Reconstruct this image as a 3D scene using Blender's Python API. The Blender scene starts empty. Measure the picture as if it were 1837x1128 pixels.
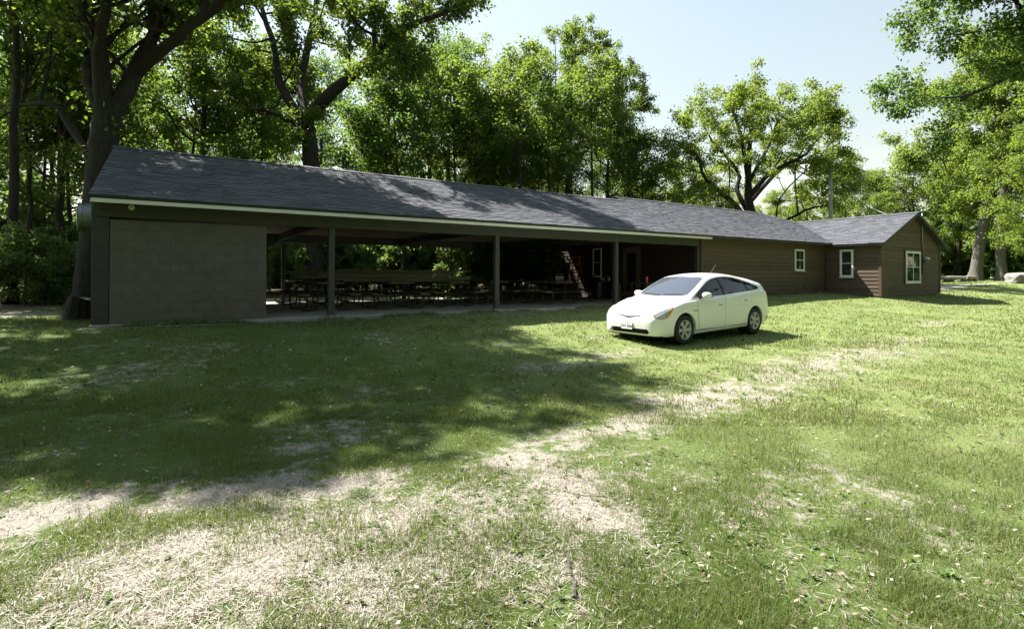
import bpy, bmesh, math, random
import numpy as np
from mathutils import Vector, Matrix

# ------------------------------------------------------------------ camera, sky, sun, exposure
sc = bpy.context.scene
COL = sc.collection
YAW, PITCH, ROLL = 0.5602, 0.0091, -0.0031
F_PX, W_PX, H_PX, PPY = 945.0, 1837.0, 1128.0, 485.6
EYE = np.array([0.0, 0.0, 0.976])
_c, _s = math.cos(YAW), math.sin(YAW)
RIGHT0 = np.array([_c, -_s, 0.0]); FWD0 = np.array([_s, _c, 0.0]); UP0 = np.array([0, 0, 1.0])
_fw = FWD0 * math.cos(PITCH) + UP0 * math.sin(PITCH)
_up = -FWD0 * math.sin(PITCH) + UP0 * math.cos(PITCH)
_rt = RIGHT0 * math.cos(ROLL) - _up * math.sin(ROLL)
_up = RIGHT0 * math.sin(ROLL) + _up * math.cos(ROLL)
cam_d = bpy.data.cameras.new('camera'); cam = bpy.data.objects.new('camera', cam_d); COL.objects.link(cam)
cam_d.sensor_fit = 'HORIZONTAL'; cam_d.sensor_width = 36.0
cam_d.lens = F_PX / W_PX * 36.0
cam_d.shift_y = -(H_PX / 2 - PPY) / W_PX
cam_d.clip_start = 0.05; cam_d.clip_end = 2000
cam.matrix_world = Matrix(((_rt[0], _up[0], -_fw[0], EYE[0]), (_rt[1], _up[1], -_fw[1], EYE[1]), (_rt[2], _up[2], -_fw[2], EYE[2]), (0, 0, 0, 1)))
sc.camera = cam

TO_SUN = Vector((-0.27, 0.70, 1.0)).normalized()
world = bpy.data.worlds.new('World'); sc.world = world; world.use_nodes = True
wn = world.node_tree; wn.nodes.clear()
sky = wn.nodes.new('ShaderNodeTexSky'); sky.sky_type = 'NISHITA'; sky.sun_disc = False
sky.sun_elevation = math.asin(TO_SUN.z); sky.sun_rotation = math.atan2(TO_SUN.x, TO_SUN.y)
sky.air_density = 2.2; sky.dust_density = 0.1; sky.ozone_density = 2.0; sky.altitude = 0
bgn = wn.nodes.new('ShaderNodeBackground'); bgn.inputs['Strength'].default_value = 0.052
won = wn.nodes.new('ShaderNodeOutputWorld')
hsn = wn.nodes.new('ShaderNodeHueSaturation'); hsn.inputs['Saturation'].default_value = 0.58
wn.links.new(sky.outputs[0], hsn.inputs['Color']); wn.links.new(hsn.outputs[0], bgn.inputs[0]); wn.links.new(bgn.outputs[0], won.inputs[0])
sun_d = bpy.data.lights.new('sun', 'SUN'); sun_d.energy = 5.0; sun_d.angle = math.radians(0.5); sun_d.color = (1.0, 0.955, 0.88)
sun = bpy.data.objects.new('sun', sun_d); COL.objects.link(sun)
sun.rotation_euler = TO_SUN.to_track_quat('Z', 'Y').to_euler(); sun.location = (0, 30, 40)
sc.view_settings.view_transform = 'Standard'; sc.view_settings.look = 'None'
sc.view_settings.gamma = 1.0; sc.view_settings.use_curve_mapping = False
sc.view_settings.exposure = 1.78
sc.render.engine = 'CYCLES'
cy = sc.cycles
cy.max_bounces = 6; cy.diffuse_bounces = 3; cy.glossy_bounces = 3; cy.transmission_bounces = 4; cy.transparent_max_bounces = 6
cy.caustics_reflective = False; cy.caustics_refractive = False
cy.use_denoising = True
try:
    cy.denoiser = 'OPENIMAGEDENOISE'; cy.denoising_input_passes = 'RGB_ALBEDO_NORMAL'; cy.denoising_prefilter = 'ACCURATE'
except Exception:
    pass
cy.sample_clamp_indirect = 6.0

def at(px, py, depth):
    """a point of the place on the line of sight of a picture point, depth metres straight ahead"""
    x = (px - 918.5) / F_PX; y = (PPY - py) / F_PX
    x, y = x + y*ROLL, y - x*ROLL
    d = RIGHT0 * x + (FWD0 * (math.cos(PITCH) - y * math.sin(PITCH))) + UP0 * (math.sin(PITCH) + y * math.cos(PITCH))
    return EYE + d * depth / (d @ FWD0)

# ------------------------------------------------------------------ terrain height
def _sm(xs, ys, q):
    """smooth piecewise curve (cubic, monotone)"""
    xs = np.asarray(xs, float); ys = np.asarray(ys, float); q = np.asarray(q, float)
    h = np.diff(xs); dl = np.diff(ys) / h
    m = np.zeros(len(xs)); m[1:-1] = np.where(dl[:-1] * dl[1:] > 0, 2 * dl[:-1] * dl[1:] / (dl[:-1] + dl[1:] + 1e-12), 0)
    m[0] = dl[0]; m[-1] = dl[-1]
    qc = np.clip(q, xs[0], xs[-1]); i = np.clip(np.searchsorted(xs, qc) - 1, 0, len(xs) - 2)
    t = (qc - xs[i]) / h[i]
    return ((2*t**3 - 3*t**2 + 1) * ys[i] + (t**3 - 2*t**2 + t) * h[i] * m[i] + (-2*t**3 + 3*t**2) * ys[i+1] + (t**3 - t**2) * h[i] * m[i+1])

def vnoise(x, y, seed=0):
    x = np.asarray(x, float); y = np.asarray(y, float)
    xi = np.floor(x).astype(np.int64); yi = np.floor(y).astype(np.int64)
    fx = x - xi; fy = y - yi; fx = fx*fx*(3-2*fx); fy = fy*fy*(3-2*fy)
    def h(a, b):
        n = (a * 374761393 + b * 668265263 + seed * 1442695041) & 0xFFFFFFFF
        n = ((n ^ (n >> 13)) * 1274126177) & 0xFFFFFFFF
        return ((n ^ (n >> 16)) & 0xFFFF) / 65535.0
    return (h(xi, yi)*(1-fx) + h(xi+1, yi)*fx)*(1-fy) + (h(xi, yi+1)*(1-fx) + h(xi+1, yi+1)*fx)*fy
def fbm(x, y, seed=0, octv=4):
    r = 0; a = 0.5; f = 1.0
    for k in range(octv):
        r = r + a * vnoise(x*f + 17*k, y*f - 9*k, seed + k); a *= 0.5; f *= 2.03
    return r / (1 - 0.5**octv)

def gz(x, y):
    x = np.asarray(x, float); y = np.asarray(y, float)
    a = _sm([-60, -5, 0, 4, 6.5, 8.4, 10.2, 11.6, 12.6, 24, 60, 400], [-1.2, -.68, -.62, -.575, -.52, -.435, -.25, -.11, -.055, -.03, .25, 1.5], y)
    b = _sm([-400, -4, 9, 13, 25, 32, 45, 62, 90, 400], [0.2, 0, 0, .05, .29, .31, .48, .66, .8, 1.2], x)
    n = (fbm(x*0.35, y*0.35, 5, 3) - .5) * 0.05 + (fbm(x*1.7, y*1.7, 8, 3) - .5) * 0.035
    inside = np.clip((y - 12.80)/.12, 0, 1)*np.clip((20.7 - y)/.3, 0, 1)*np.clip((x + 1.4)/.2, 0, 1)*np.clip((16.3 - x)/.2, 0, 1)   # dug away under the slab
    return a + b + n - .3*inside

# ------------------------------------------------------------------ mesh helpers
def new_mesh(name, V, Fc, smooth=False):
    me = bpy.data.meshes.new(name)
    me.from_pydata([tuple(v) for v in V], [], [tuple(f) for f in Fc])
    if smooth: me.polygons.foreach_set('use_smooth', [True] * len(me.polygons))
    me.update(); return me
def np_mesh(name, V, Q, smooth=False):
    """big mesh from arrays; Q is (n,3) or (n,4)"""
    V = np.asarray(V, np.float32); Q = np.asarray(Q, np.int32)
    me = bpy.data.meshes.new(name)
    n, k = Q.shape
    me.vertices.add(len(V)); me.vertices.foreach_set('co', V.ravel())
    me.loops.add(n*k); me.loops.foreach_set('vertex_index', Q.ravel())
    me.polygons.add(n); me.polygons.foreach_set('loop_start', np.arange(0, n*k, k, dtype=np.int32))
    me.polygons.foreach_set('loop_total', np.full(n, k, np.int32))
    if smooth: me.polygons.foreach_set('use_smooth', np.ones(n, bool))
    me.update(calc_edges=True); return me
def link(name, data, mat=None, parent=None, loc=None, rot=None, kind=None):
    o = bpy.data.objects.new(name, data); COL.objects.link(o)
    if mat is not None and data is not None and not data.materials: data.materials.append(mat)
    if parent is not None: o.parent = parent
    if loc is not None: o.location = loc
    if rot is not None: o.rotation_euler = rot
    if kind: o['kind'] = kind
    return o
def thing(name, label, cat, loc=(0, 0, 0), rot=(0, 0, 0), group=None, data=None, mat=None):
    o = link(name, data, mat, None, loc, rot); o['label'] = label; o['category'] = cat
    if group: o['group'] = group
    return o
def copy_tree(o, parent=None):
    c = o.copy(); COL.objects.link(c)
    if parent is not None: c.parent = parent
    for ch in o.children: copy_tree(ch, c)
    return c

class MB:
    def __init__(self): self.V = []; self.F = []
    def add(self, V, Fc):
        n = len(self.V); self.V += [tuple(map(float, v)) for v in V]; self.F += [tuple(i + n for i in f) for f in Fc]; return self
    def box(self, a, b, bev=0.0):
        x0, y0, z0 = a; x1, y1, z1 = b
        V = [(x0,y0,z0),(x1,y0,z0),(x1,y1,z0),(x0,y1,z0),(x0,y0,z1),(x1,y0,z1),(x1,y1,z1),(x0,y1,z1)]
        return self.add(V, [(0,3,2,1),(4,5,6,7),(0,1,5,4),(1,2,6,5),(2,3,7,6),(3,0,4,7)])
    def obox(self, c, ax, ay, az):
        """box by centre and three half-axis vectors"""
        c = np.array(c, float); ax, ay, az = (np.array(v, float) for v in (ax, ay, az))
        V = [c + sx*ax + sy*ay + sz*az for sz in (-1, 1) for sx, sy in ((-1,-1),(1,-1),(1,1),(-1,1))]
        return self.add(V, [(0,3,2,1),(4,5,6,7),(0,1,5,4),(1,2,6,5),(2,3,7,6),(3,0,4,7)])
    def bar(self, p, q, w, t, up=(0,0,1)):
        p = np.array(p, float); q = np.array(q, float); d = q - p; L = np.linalg.norm(d); d /= L
        u = np.array(up, float); s = np.cross(d, u); s /= np.linalg.norm(s) + 1e-9; u = np.cross(s, d)
        return self.obox((p+q)/2, d*L/2, s*w/2, u*t/2)
    def tube(self, pts, r, sides=8, cap=True):
        V, Q = tube_arrays(np.array(pts, float), np.full(len(pts), r) if np.isscalar(r) else np.array(r, float), sides)
        n = len(self.V); self.add(V, Q)
        if cap:
            k = len(V) // sides
            self.F.append(tuple(n + i for i in reversed(range(sides)))); self.F.append(tuple(n + (k-1)*sides + i for i in range(sides)))
        return self
    def cyl(self, p, q, r, sides=16, r2=None): return self.tube([p, q], [r, r if r2 is None else r2], sides)
    def lathe(self, prof, axis_o, axis_d, sides=24, ref=(0,0,1)):
        """prof: (radius, along) list"""
        d = np.array(axis_d, float); d /= np.linalg.norm(d); o = np.array(axis_o, float)
        r = np.array(ref, float); 
        if abs(r @ d) > .9: r = np.array([1., 0, 0])
        a = np.cross(d, r); a /= np.linalg.norm(a); b = np.cross(d, a)
        V = []; Fc = []
        for rad, al in prof:
            for k in range(sides):
                t = 2*math.pi*k/sides; V.append(o + d*al + (a*math.cos(t) + b*math.sin(t))*rad)
        for i in range(len(prof)-1):
            for k in range(sides):
                k2 = (k+1) % sides; Fc.append((i*sides+k, i*sides+k2, (i+1)*sides+k2, (i+1)*sides+k))
        return self.add(V, Fc)
    def prism(self, poly, o, u, v, n, t0, t1):
        """polygon (2D list) in plane (o,u,v), extruded along n from t0 to t1"""
        o, u, v, n = (np.array(k, float) for k in (o, u, v, n)); k = len(poly)
        V = [o + u*a + v*b + n*t0 for a, b in poly] + [o + u*a + v*b + n*t1 for a, b in poly]
        Fc = [tuple(reversed(range(k))), tuple(range(k, 2*k))] + [(i, (i+1) % k, k + (i+1) % k, k + i) for i in range(k)]
        return self.add(V, Fc)
    def mesh(self, name, smooth=False): return new_mesh(name, self.V, self.F, smooth)
    def obj(self, name, mat, parent=None, smooth=False, bevel=0.0, **kw):
        o = link(name, self.mesh(name, smooth), mat, parent, **kw)
        if bevel:
            m = o.modifiers.new('edge', 'BEVEL'); m.width = bevel; m.segments = 2; m.limit_method = 'ANGLE'; m.angle_limit = math.radians(40)
        return o

def tube_arrays(P, R, sides=6):
    P = np.asarray(P, float); n = len(P)
    T = np.gradient(P, axis=0); T /= np.linalg.norm(T, axis=1)[:, None] + 1e-9
    ref = np.array([0, 0, 1.0]) if abs(T[0, 2]) < .9 else np.array([1.0, 0, 0])
    A = np.zeros((n, 3)); a = np.cross(T[0], ref); a /= np.linalg.norm(a); A[0] = a
    for i in range(1, n):
        a = A[i-1] - T[i] * (A[i-1] @ T[i]); nn = np.linalg.norm(a); A[i] = a / nn if nn > 1e-6 else A[i-1]
    B = np.cross(T, A)
    th = np.arange(sides) * 2*math.pi/sides
    V = P[:, None, :] + R[:, None, None] * (A[:, None, :]*np.cos(th)[None, :, None] + B[:, None, :]*np.sin(th)[None, :, None])
    i = np.arange(n-1)[:, None]*sides; k = np.arange(sides)[None, :]; k2 = (k+1) % sides
    Q = np.stack([i+k, i+k2, i+sides+k2, i+sides+k], -1).reshape(-1, 4)
    return V.reshape(-1, 3), Q

# ------------------------------------------------------------------ materials
def mat_base(name):
    m = bpy.data.materials.new(name); m.use_nodes = True; nt = m.node_tree; nt.nodes.clear()
    out = nt.nodes.new('ShaderNodeOutputMaterial'); b = nt.nodes.new('ShaderNodeBsdfPrincipled'); nt.links.new(b.outputs[0], out.inputs[0])
    return m, nt, b, out
def N(nt, t, **kw):
    n = nt.nodes.new(t)
    for k, v in kw.items(): setattr(n, k, v)
    return n
def noise(nt, vec, scale, detail=4, rough=.55, dist=0.0):
    n = N(nt, 'ShaderNodeTexNoise'); n.inputs['Scale'].default_value = scale; n.inputs['Detail'].default_value = detail; n.inputs['Roughness'].default_value = rough; n.inputs['Distortion'].default_value = dist
    if vec is not None: nt.links.new(vec, n.inputs['Vector'])
    return n.outputs['Fac']
def ramp(nt, fac, stops, interp='LINEAR'):
    r = N(nt, 'ShaderNodeValToRGB'); r.color_ramp.interpolation = interp; el = r.color_ramp.elements
    while len(el) < len(stops): el.new(0.5)
    for e, (p, c) in zip(el, stops): e.position = p; e.color = (*c, 1) if len(c) == 3 else c
    nt.links.new(fac, r.inputs[0]); return r.outputs[0]
def mix(nt, fac, a, b, blend='MIX'):
    m = N(nt, 'ShaderNodeMix', data_type='RGBA', blend_type=blend)
    for s, v in ((0, fac), (6, a), (7, b)):
        if isinstance(v, (int, float)): m.inputs[s].default_value = v
        elif isinstance(v, tuple): m.inputs[s].default_value = (*v, 1)
        else: nt.links.new(v, m.inputs[s])
    return m.outputs[2]
def mathn(nt, op, a, b=None):
    m = N(nt, 'ShaderNodeMath', operation=op)
    for i, v in enumerate((a, b)):
        if v is None: continue
        if isinstance(v, (int, float)): m.inputs[i].default_value = v
        else: nt.links.new(v, m.inputs[i])
    return m.outputs[0]
def coords(nt, kind='Object', scale=(1, 1, 1)):
    t = N(nt, 'ShaderNodeTexCoord'); mp = N(nt, 'ShaderNodeMapping'); mp.inputs['Scale'].default_value = scale
    nt.links.new(t.outputs[kind], mp.inputs[0]); return mp.outputs[0]
def wcoords(nt, scale=(1, 1, 1)):
    g = N(nt, 'ShaderNodeNewGeometry'); mp = N(nt, 'ShaderNodeMapping'); mp.inputs['Scale'].default_value = scale
    nt.links.new(g.outputs['Position'], mp.inputs[0]); return mp.outputs[0]
def rnd(nt):
    """one random number for each piece, whether it is an object or an island of a joined mesh"""
    g = N(nt, 'ShaderNodeNewGeometry'); oi = N(nt, 'ShaderNodeObjectInfo')
    s = mathn(nt, 'ADD', g.outputs['Random Per Island'], oi.outputs['Random']); return mathn(nt, 'FRACT', s)
def bump(nt, b, h, strength=.4, dist=.01):
    n = N(nt, 'ShaderNodeBump'); n.inputs['Strength'].default_value = strength; n.inputs['Distance'].default_value = dist
    nt.links.new(h, n.inputs['Height']); nt.links.new(n.outputs[0], b.inputs['Normal'])
def M(name, col, rough=.7, col2=None, scale=8, stretch=(1, 1, 1), bstr=.3, bdist=.006, piece=0.0, spec=.4, metal=0.0, dirt=None):
    """general worn surface: two-tone noise, tone shift per piece, fine relief"""
    m, nt, b, out = mat_base(name)
    v = wcoords(nt, stretch)
    if col2 is None: col2 = tuple(c*.7 for c in col)
    f = noise(nt, v, scale, 6, .62)
    c = ramp(nt, f, [(.3, col2), (.68, col)])
    if piece:
        r = rnd(nt); hv = N(nt, 'ShaderNodeHueSaturation'); nt.links.new(c, hv.inputs['Color'])
        mr = N(nt, 'ShaderNodeMapRange'); mr.inputs[3].default_value = 1-piece; mr.inputs[4].default_value = 1+piece; nt.links.new(r, mr.inputs[0]); nt.links.new(mr.outputs[0], hv.inputs['Value']); c = hv.outputs[0]
    if dirt:
        f2 = noise(nt, wcoords(nt), dirt[1], 5, .6); c = mix(nt, ramp(nt, f2, [(.52, (0,0,0)), (.75, (1,1,1))]), c, dirt[0])
    nt.links.new(c, b.inputs['Base Color'])
    b.inputs['Roughness'].default_value = rough; b.inputs['Specular IOR Level'].default_value = spec; b.inputs['Metallic'].default_value = metal
    if bstr:
        f3 = noise(nt, wcoords(nt, stretch), scale*6, 5, .7); bump(nt, b, f3, bstr, bdist)
    return m
def plain(name, col, rough=.5, metal=0.0, spec=.5, coat=0.0, var=.12, scale=30):
    m, nt, b, out = mat_base(name)
    f = noise(nt, wcoords(nt), scale, 4, .6)
    nt.links.new(ramp(nt, f, [(.3, tuple(c*(1-var) for c in col)), (.7, tuple(min(1, c*(1+var*.5)) for c in col))]), b.inputs['Base Color'])
    b.inputs['Roughness'].default_value = rough; b.inputs['Metallic'].default_value = metal; b.inputs['Specular IOR Level'].default_value = spec; b.inputs['Coat Weight'].default_value = coat
    return m
def leaf_mat(name, cols, trans, tfac=.45, rough=.55):
    m, nt, b, out = mat_base(name)
    g = N(nt, 'ShaderNodeNewGeometry'); oi = N(nt, 'ShaderNodeObjectInfo')
    c = ramp(nt, g.outputs['Random Per Island'], [(i/(len(cols)-1), k) for i, k in enumerate(cols)])
    hv = N(nt, 'ShaderNodeHueSaturation'); nt.links.new(c, hv.inputs['Color'])
    mr = N(nt, 'ShaderNodeMapRange'); mr.inputs[3].default_value = .8; mr.inputs[4].default_value = 1.15; nt.links.new(oi.outputs['Random'], mr.inputs[0]); nt.links.new(mr.outputs[0], hv.inputs['Value'])
    big = noise(nt, wcoords(nt), .5, 3, .5)
    cc = mix(nt, ramp(nt, big, [(.35, (0,0,0)), (.7, (.35,.35,.35))]), hv.outputs[0], tuple(k*1.25 for k in cols[-1]))
    nt.links.new(cc, b.inputs['Base Color']); b.inputs['Roughness'].default_value = rough; b.inputs['Specular IOR Level'].default_value = .35
    tr = N(nt, 'ShaderNodeBsdfTranslucent'); tc = mix(nt, .75, cc, trans); nt.links.new(tc, tr.inputs[0])
    mx = N(nt, 'ShaderNodeMixShader'); mx.inputs[0].default_value = tfac
    nt.links.new(b.outputs[0], mx.inputs[1]); nt.links.new(tr.outputs[0], mx.inputs[2]); nt.links.new(mx.outputs[0], out.inputs[0])
    return m

MT = {}
MT['shingle'] = M('asphalt_shingle', (.108, .112, .130), .85, (.068, .071, .084), 30, bstr=.5, bdist=.004, piece=.24, spec=.3)
MT['deck'] = M('roof_underlay', (.06, .06, .068), .9, scale=12)
MT['fascia'] = M('white_fascia', (.74, .73, .65), .55, (.62, .61, .54), 3, (1, 1, 4), bstr=.1)
MT['darktrim'] = M('dark_green_trim', (.050, .050, .045), .6, (.034, .034, .031), 4, (.5, 4, 4), bstr=.15)
MT['post'] = M('post_paint', (.064, .064, .056), .6, (.048, .048, .042), 5, (4, 4, .6), bstr=.15)
MT['block'] = M('painted_block', (.135, .120, .098), .8, (.105, .094, .077), 5, bstr=.6, bdist=.004, piece=.03, dirt=((.08, .08, .064), 1.1))
MT['mortar'] = M('mortar', (.108, .097, .080), .9, scale=20)
MT['slab'] = M('concrete', (.36, .345, .31), .85, (.27, .258, .23), 2.2, bstr=.4, dirt=((.2, .19, .16), .7))
MT['ceiling'] = M('ceiling_board', (.22, .165, .135), .8, (.17, .13, .105), 3, (6, .5, 1), bstr=.1)
MT['plank'] = M('brown_siding', (.122, .086, .060), .65, (.078, .054, .038), 4, (.6, .6, 7), bstr=.3, piece=.16)
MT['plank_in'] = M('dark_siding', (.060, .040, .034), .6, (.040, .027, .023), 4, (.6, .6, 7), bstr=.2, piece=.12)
MT['corner'] = M('brown_trim', (.115, .07, .056), .6, (.085, .053, .042), 5, (5, 5, .6), bstr=.15)
MT['white'] = M('white_paint', (.78, .79, .75), .45, (.70, .71, .67), 6, bstr=.05)
MT['door_paint'] = M('door_frame_paint', (.19, .155, .125), .5, (.15, .12, .1), 6, bstr=.05)
MT['steel'] = M('galvanised_steel', (.24, .255, .25), .45, (.16, .175, .17), 5, bstr=.1, metal=.8)
MT['pipe'] = plain('table_pipe', (.045, .04, .038), .5, metal=.4)
MT['wood'] = M('table_plank', (.17, .12, .085), .75, (.10, .07, .05), 5, (1, 12, 12), bstr=.35, piece=.25)
MT['lumber'] = M('stacked_lumber', (.19, .16, .125), .75, (.10, .083, .066), 4, (.8, 12, 12), bstr=.3, piece=.3)
MT['bark'] = None
def bark(name, c1, c2, sc_=1.0):
    m, nt, b, out = mat_base(name)
    v = coords(nt, 'Object', (9*sc_, 9*sc_, 1.6*sc_)); f = noise(nt, v, 1.6, 8, .72, .4)
    v2 = coords(nt, 'Object'); f2 = noise(nt, v2, 1.1, 3, .5)
    c = ramp(nt, f, [(.32, c2), (.66, c1)]); c = mix(nt, ramp(nt, f2, [(.45, (0,0,0)), (.75, (.6,.6,.6))]), c, tuple(k*.8+.012 for k in c1))
    nt.links.new(c, b.inputs['Base Color']); b.inputs['Roughness'].default_value = .9; b.inputs['Specular IOR Level'].default_value = .2
    bump(nt, b, f, 1.0, .06); return m
MT['bark'] = bark('bark_dark', (.052, .046, .040), (.018, .016, .014))
MT['bark_grey'] = bark('bark_grey', (.17, .158, .142), (.075, .068, .06), .8)
MT['leaf_oak'] = leaf_mat('oak_leaf', [(.030, .058, .014), (.050, .090, .018), (.075, .120, .022)], (.30, .42, .045), .48)
MT['leaf_maple'] = leaf_mat('maple_leaf', [(.026, .056, .016), (.042, .082, .020), (.060, .108, .024)], (.24, .40, .05), .45)
MT['leaf_light'] = leaf_mat('light_leaf', [(.055, .095, .018), (.085, .135, .024), (.115, .165, .030)], (.38, .50, .06), .46)
MT['leaf_under'] = leaf_mat('understorey_leaf', [(.030, .060, .018), (.050, .090, .024), (.085, .125, .04)], (.30, .44, .09), .43)
def glass(name, tint=(.02, .025, .03), rough=.03):
    m, nt, b, out = mat_base(name)
    b.inputs['Base Color'].default_value = (*tint, 1); b.inputs['Roughness'].default_value = rough; b.inputs['Specular IOR Level'].default_value = .6; b.inputs['IOR'].default_value = 1.5
    f = noise(nt, wcoords(nt), 1.6, 2, .4); bump(nt, b, f, .06, .01)
    return m
MT['glass'] = glass('window_glass')
# ------------------------------------------------------------------ ground sheet
def axis(dense, lo, hi, step, far_lo, far_hi, g=1.16):
    a = list(np.arange(lo, hi + 1e-6, step)); s = step
    while a[-1] < far_hi: s *= g; a.append(a[-1] + s)
    s = step
    while a[0] > far_lo: s *= g; a.insert(0, a[0] - s)
    return np.array(a)
gx = axis(None, -6, 28, .13, -420, 480); gy = axis(None, -1, 14, .13, -380, 460)
GX, GY = np.meshgrid(gx, gy); GZv = gz(GX, GY)

# bare earth / straw pattern of the lawn: (x, y, rx, ry, amount)
BARE = [(-.7, 4.45, .55, .28, .9), (.26, 4.25, .7, .2, .9), (.95, 4.0, .6, .25, .8), (-.1, 3.6, .5, .35, .75), (.65, 3.35, .5, .35, .9), (1.15, 3.3, .45, .3, .85),
        (.3, 3.0, .5, .3, .8), (-.3, 3.35, .4, .4, .7), (2.52, 3.05, .30, .42, 1.0), (2.3, 2.7, .32, .32, .95), (2.35, 3.7, .6, .3, .75), (5.4, 4.35, 1.0, .55, .72),
        (6.2, 4.25, 1.0, .55, .72), (7.6, 4.55, 1.3, .7, .56), (9.1, 5.0, 1.6, .8, .55), (11.2, 5.1, 1.9, .8, .55), (13.6, 5.4, 1.8, .7, .45), (18.2, 6.3, 1.2, .4, .5),
        (4.2, 4.05, .8, .35, .85), (3.2, 4.0, .6, .3, .6), (1.2, 5.0, .6, .25, .5), (1.9, 2.4, .35, .3, .6), (5.2, 6.9, .9, .4, .5),
        (7.0, 7.4, 1.1, .4, .45), (3.4, 2.2, .5, .3, .45), (8.2, 4.75, 1.3, .5, .5), (10.2, 5.15, 1.3, .5, .45), (1.0, 2.75, 1.0, .5, .55), (1.7, 3.1, .8, .5, .5), (.2, 3.2, .9, .6, .55)]
STRAW = [(1.1, 2.75, 1.0, .5), (-.1, 3.5, .7, .5), (.6, 3.35, .8, .5), (.3, 3.0, .7, .4), (1.1, 3.3, .6, .4), (2.4, 2.8, .5, .5), (-.6, 3.3, .5, .5), (1.9, 2.4, .6, .4), (2.0, 3.2, .9, .5)]
def blob(x, y, L, k=None):
    r = np.zeros_like(x)
    for b in L:
        d = ((x-b[0])/b[2])**2 + ((y-b[1])/b[3])**2
        r = np.maximum(r, np.exp(-d*.8) * (b[4] if len(b) > 4 else 1))
    return r
def forest(x, y):
    f = np.clip((y - 22.2)/1.5, 0, 1) * np.clip((52 - x)/6, 0, 1)
    f = np.maximum(f, np.clip((-2.6 - x)/1.2, 0, 1) * np.clip((y - 17)/2, 0, 1))
    f = np.maximum(f, np.clip((y - 12 - .30*(x-40))/3, 0, 1) * np.clip((x - 50)/8, 0, 1))
    return f
def bare(x, y):
    x = np.asarray(x, float); y = np.asarray(y, float)
    n = fbm(x*.9, y*.9, 21, 4); n2 = fbm(x*4.5, y*4.5, 31, 3)
    b = blob(x, y, BARE) * (.30 + 1.2*n2)
    g = np.clip((n - .54)*3.2, 0, 1) * .38 * np.clip(1.2 - (x - 4)/14, .35, 1)
    b = np.maximum(b, g * (.4 + n2))
    edge = np.exp(-((y - 12.72)/.22)**2) * ((x > -1.6) & (x < 16.4)) * (.4 + n2)
    return np.clip(np.maximum(b, edge), 0, 1)
def gravel(x, y):
    b = np.exp(-(((x-38)/5.5)**2 + ((y - 12.9 - .12*(x-38))/.75)**2)**2) + np.exp(-(((x-47)/4)**2 + ((y-13.9)/.5)**2)**2)
    b = b + np.exp(-(((x+3.3)/.9)**2 + ((y-17.6)/1.3)**2)**2)*.4
    return np.clip(b, 0, 1)
gv = np.stack([GX.ravel(), GY.ravel(), GZv.ravel()], 1)
ny, nx = GX.shape
ii = (np.arange(ny-1)[:, None]*nx + np.arange(nx-1)[None, :]).ravel()
gme = np_mesh('ground', gv, np.stack([ii, ii+1, ii+1+nx, ii+nx], 1), True)
for nm, fn in (('bare', bare), ('forest', forest), ('gravel', gravel)):
    at_ = gme.attributes.new(nm, 'FLOAT', 'POINT'); at_.data.foreach_set('value', fn(GX.ravel(), GY.ravel()).astype(np.float32))
def ground_mat():
    m, nt, b, out = mat_base('lawn_ground')
    def A(n):
        a = N(nt, 'ShaderNodeAttribute', attribute_name=n); return a.outputs['Fac']
    v = wcoords(nt)
    fine = noise(nt, v, 45, 5, .7); med = noise(nt, v, 7, 5, .65); big = noise(nt, v, .8, 4, .6)
    green = ramp(nt, fine, [(.25, (.050, .078, .020)), (.5, (.125, .18, .045)), (.72, (.29, .285, .155))])
    green = mix(nt, ramp(nt, big, [(.35, (0,0,0)), (.7, (.55,.55,.55))]), green, (.235, .255, .105))
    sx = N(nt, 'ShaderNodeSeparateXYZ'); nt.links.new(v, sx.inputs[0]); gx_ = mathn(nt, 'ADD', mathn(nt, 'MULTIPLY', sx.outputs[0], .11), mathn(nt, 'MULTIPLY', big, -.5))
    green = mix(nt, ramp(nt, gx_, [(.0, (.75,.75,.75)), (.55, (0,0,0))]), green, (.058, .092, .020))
    earth = ramp(nt, fine, [(.25, (.15, .125, .10)), (.5, (.275, .247, .21)), (.75, (.43, .40, .35))])
    straw_v = noise(nt, coords(nt, 'Object', (18, 60, 20)), 2.2, 5, .7, .8)
    earth = mix(nt, ramp(nt, straw_v, [(.5, (0,0,0)), (.62, (.8,.8,.8))]), earth, (.42, .385, .32))
    bm = mathn(nt, 'ADD', A('bare'), mathn(nt, 'MULTIPLY', mathn(nt, 'SUBTRACT', med, .5), 1.9))
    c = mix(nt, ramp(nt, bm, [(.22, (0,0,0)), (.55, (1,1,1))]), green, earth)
    litter = ramp(nt, noise(nt, v, 14, 5, .7), [(.3, (.04, .032, .022)), (.52, (.105, .082, .055)), (.72, (.20, .165, .115))])
    litter = mix(nt, ramp(nt, med, [(.5, (0,0,0)), (.62, (.8,.8,.8))]), litter, (.06, .10, .025))
    c = mix(nt, A('forest'), c, litter)
    gr = ramp(nt, noise(nt, v, 60, 3, .7), [(.3, (.30, .28, .255)), (.7, (.58, .56, .52))])
    c = mix(nt, A('gravel'), c, gr)
    nt.links.new(c, b.inputs['Base Color']); b.inputs['Roughness'].default_value = .95; b.inputs['Specular IOR Level'].default_value = .15
    h = mathn(nt, 'ADD', fine, med); bump(nt, b, h, .9, .03)
    return m
link('ground', gme, ground_mat(), kind='structure')

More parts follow.
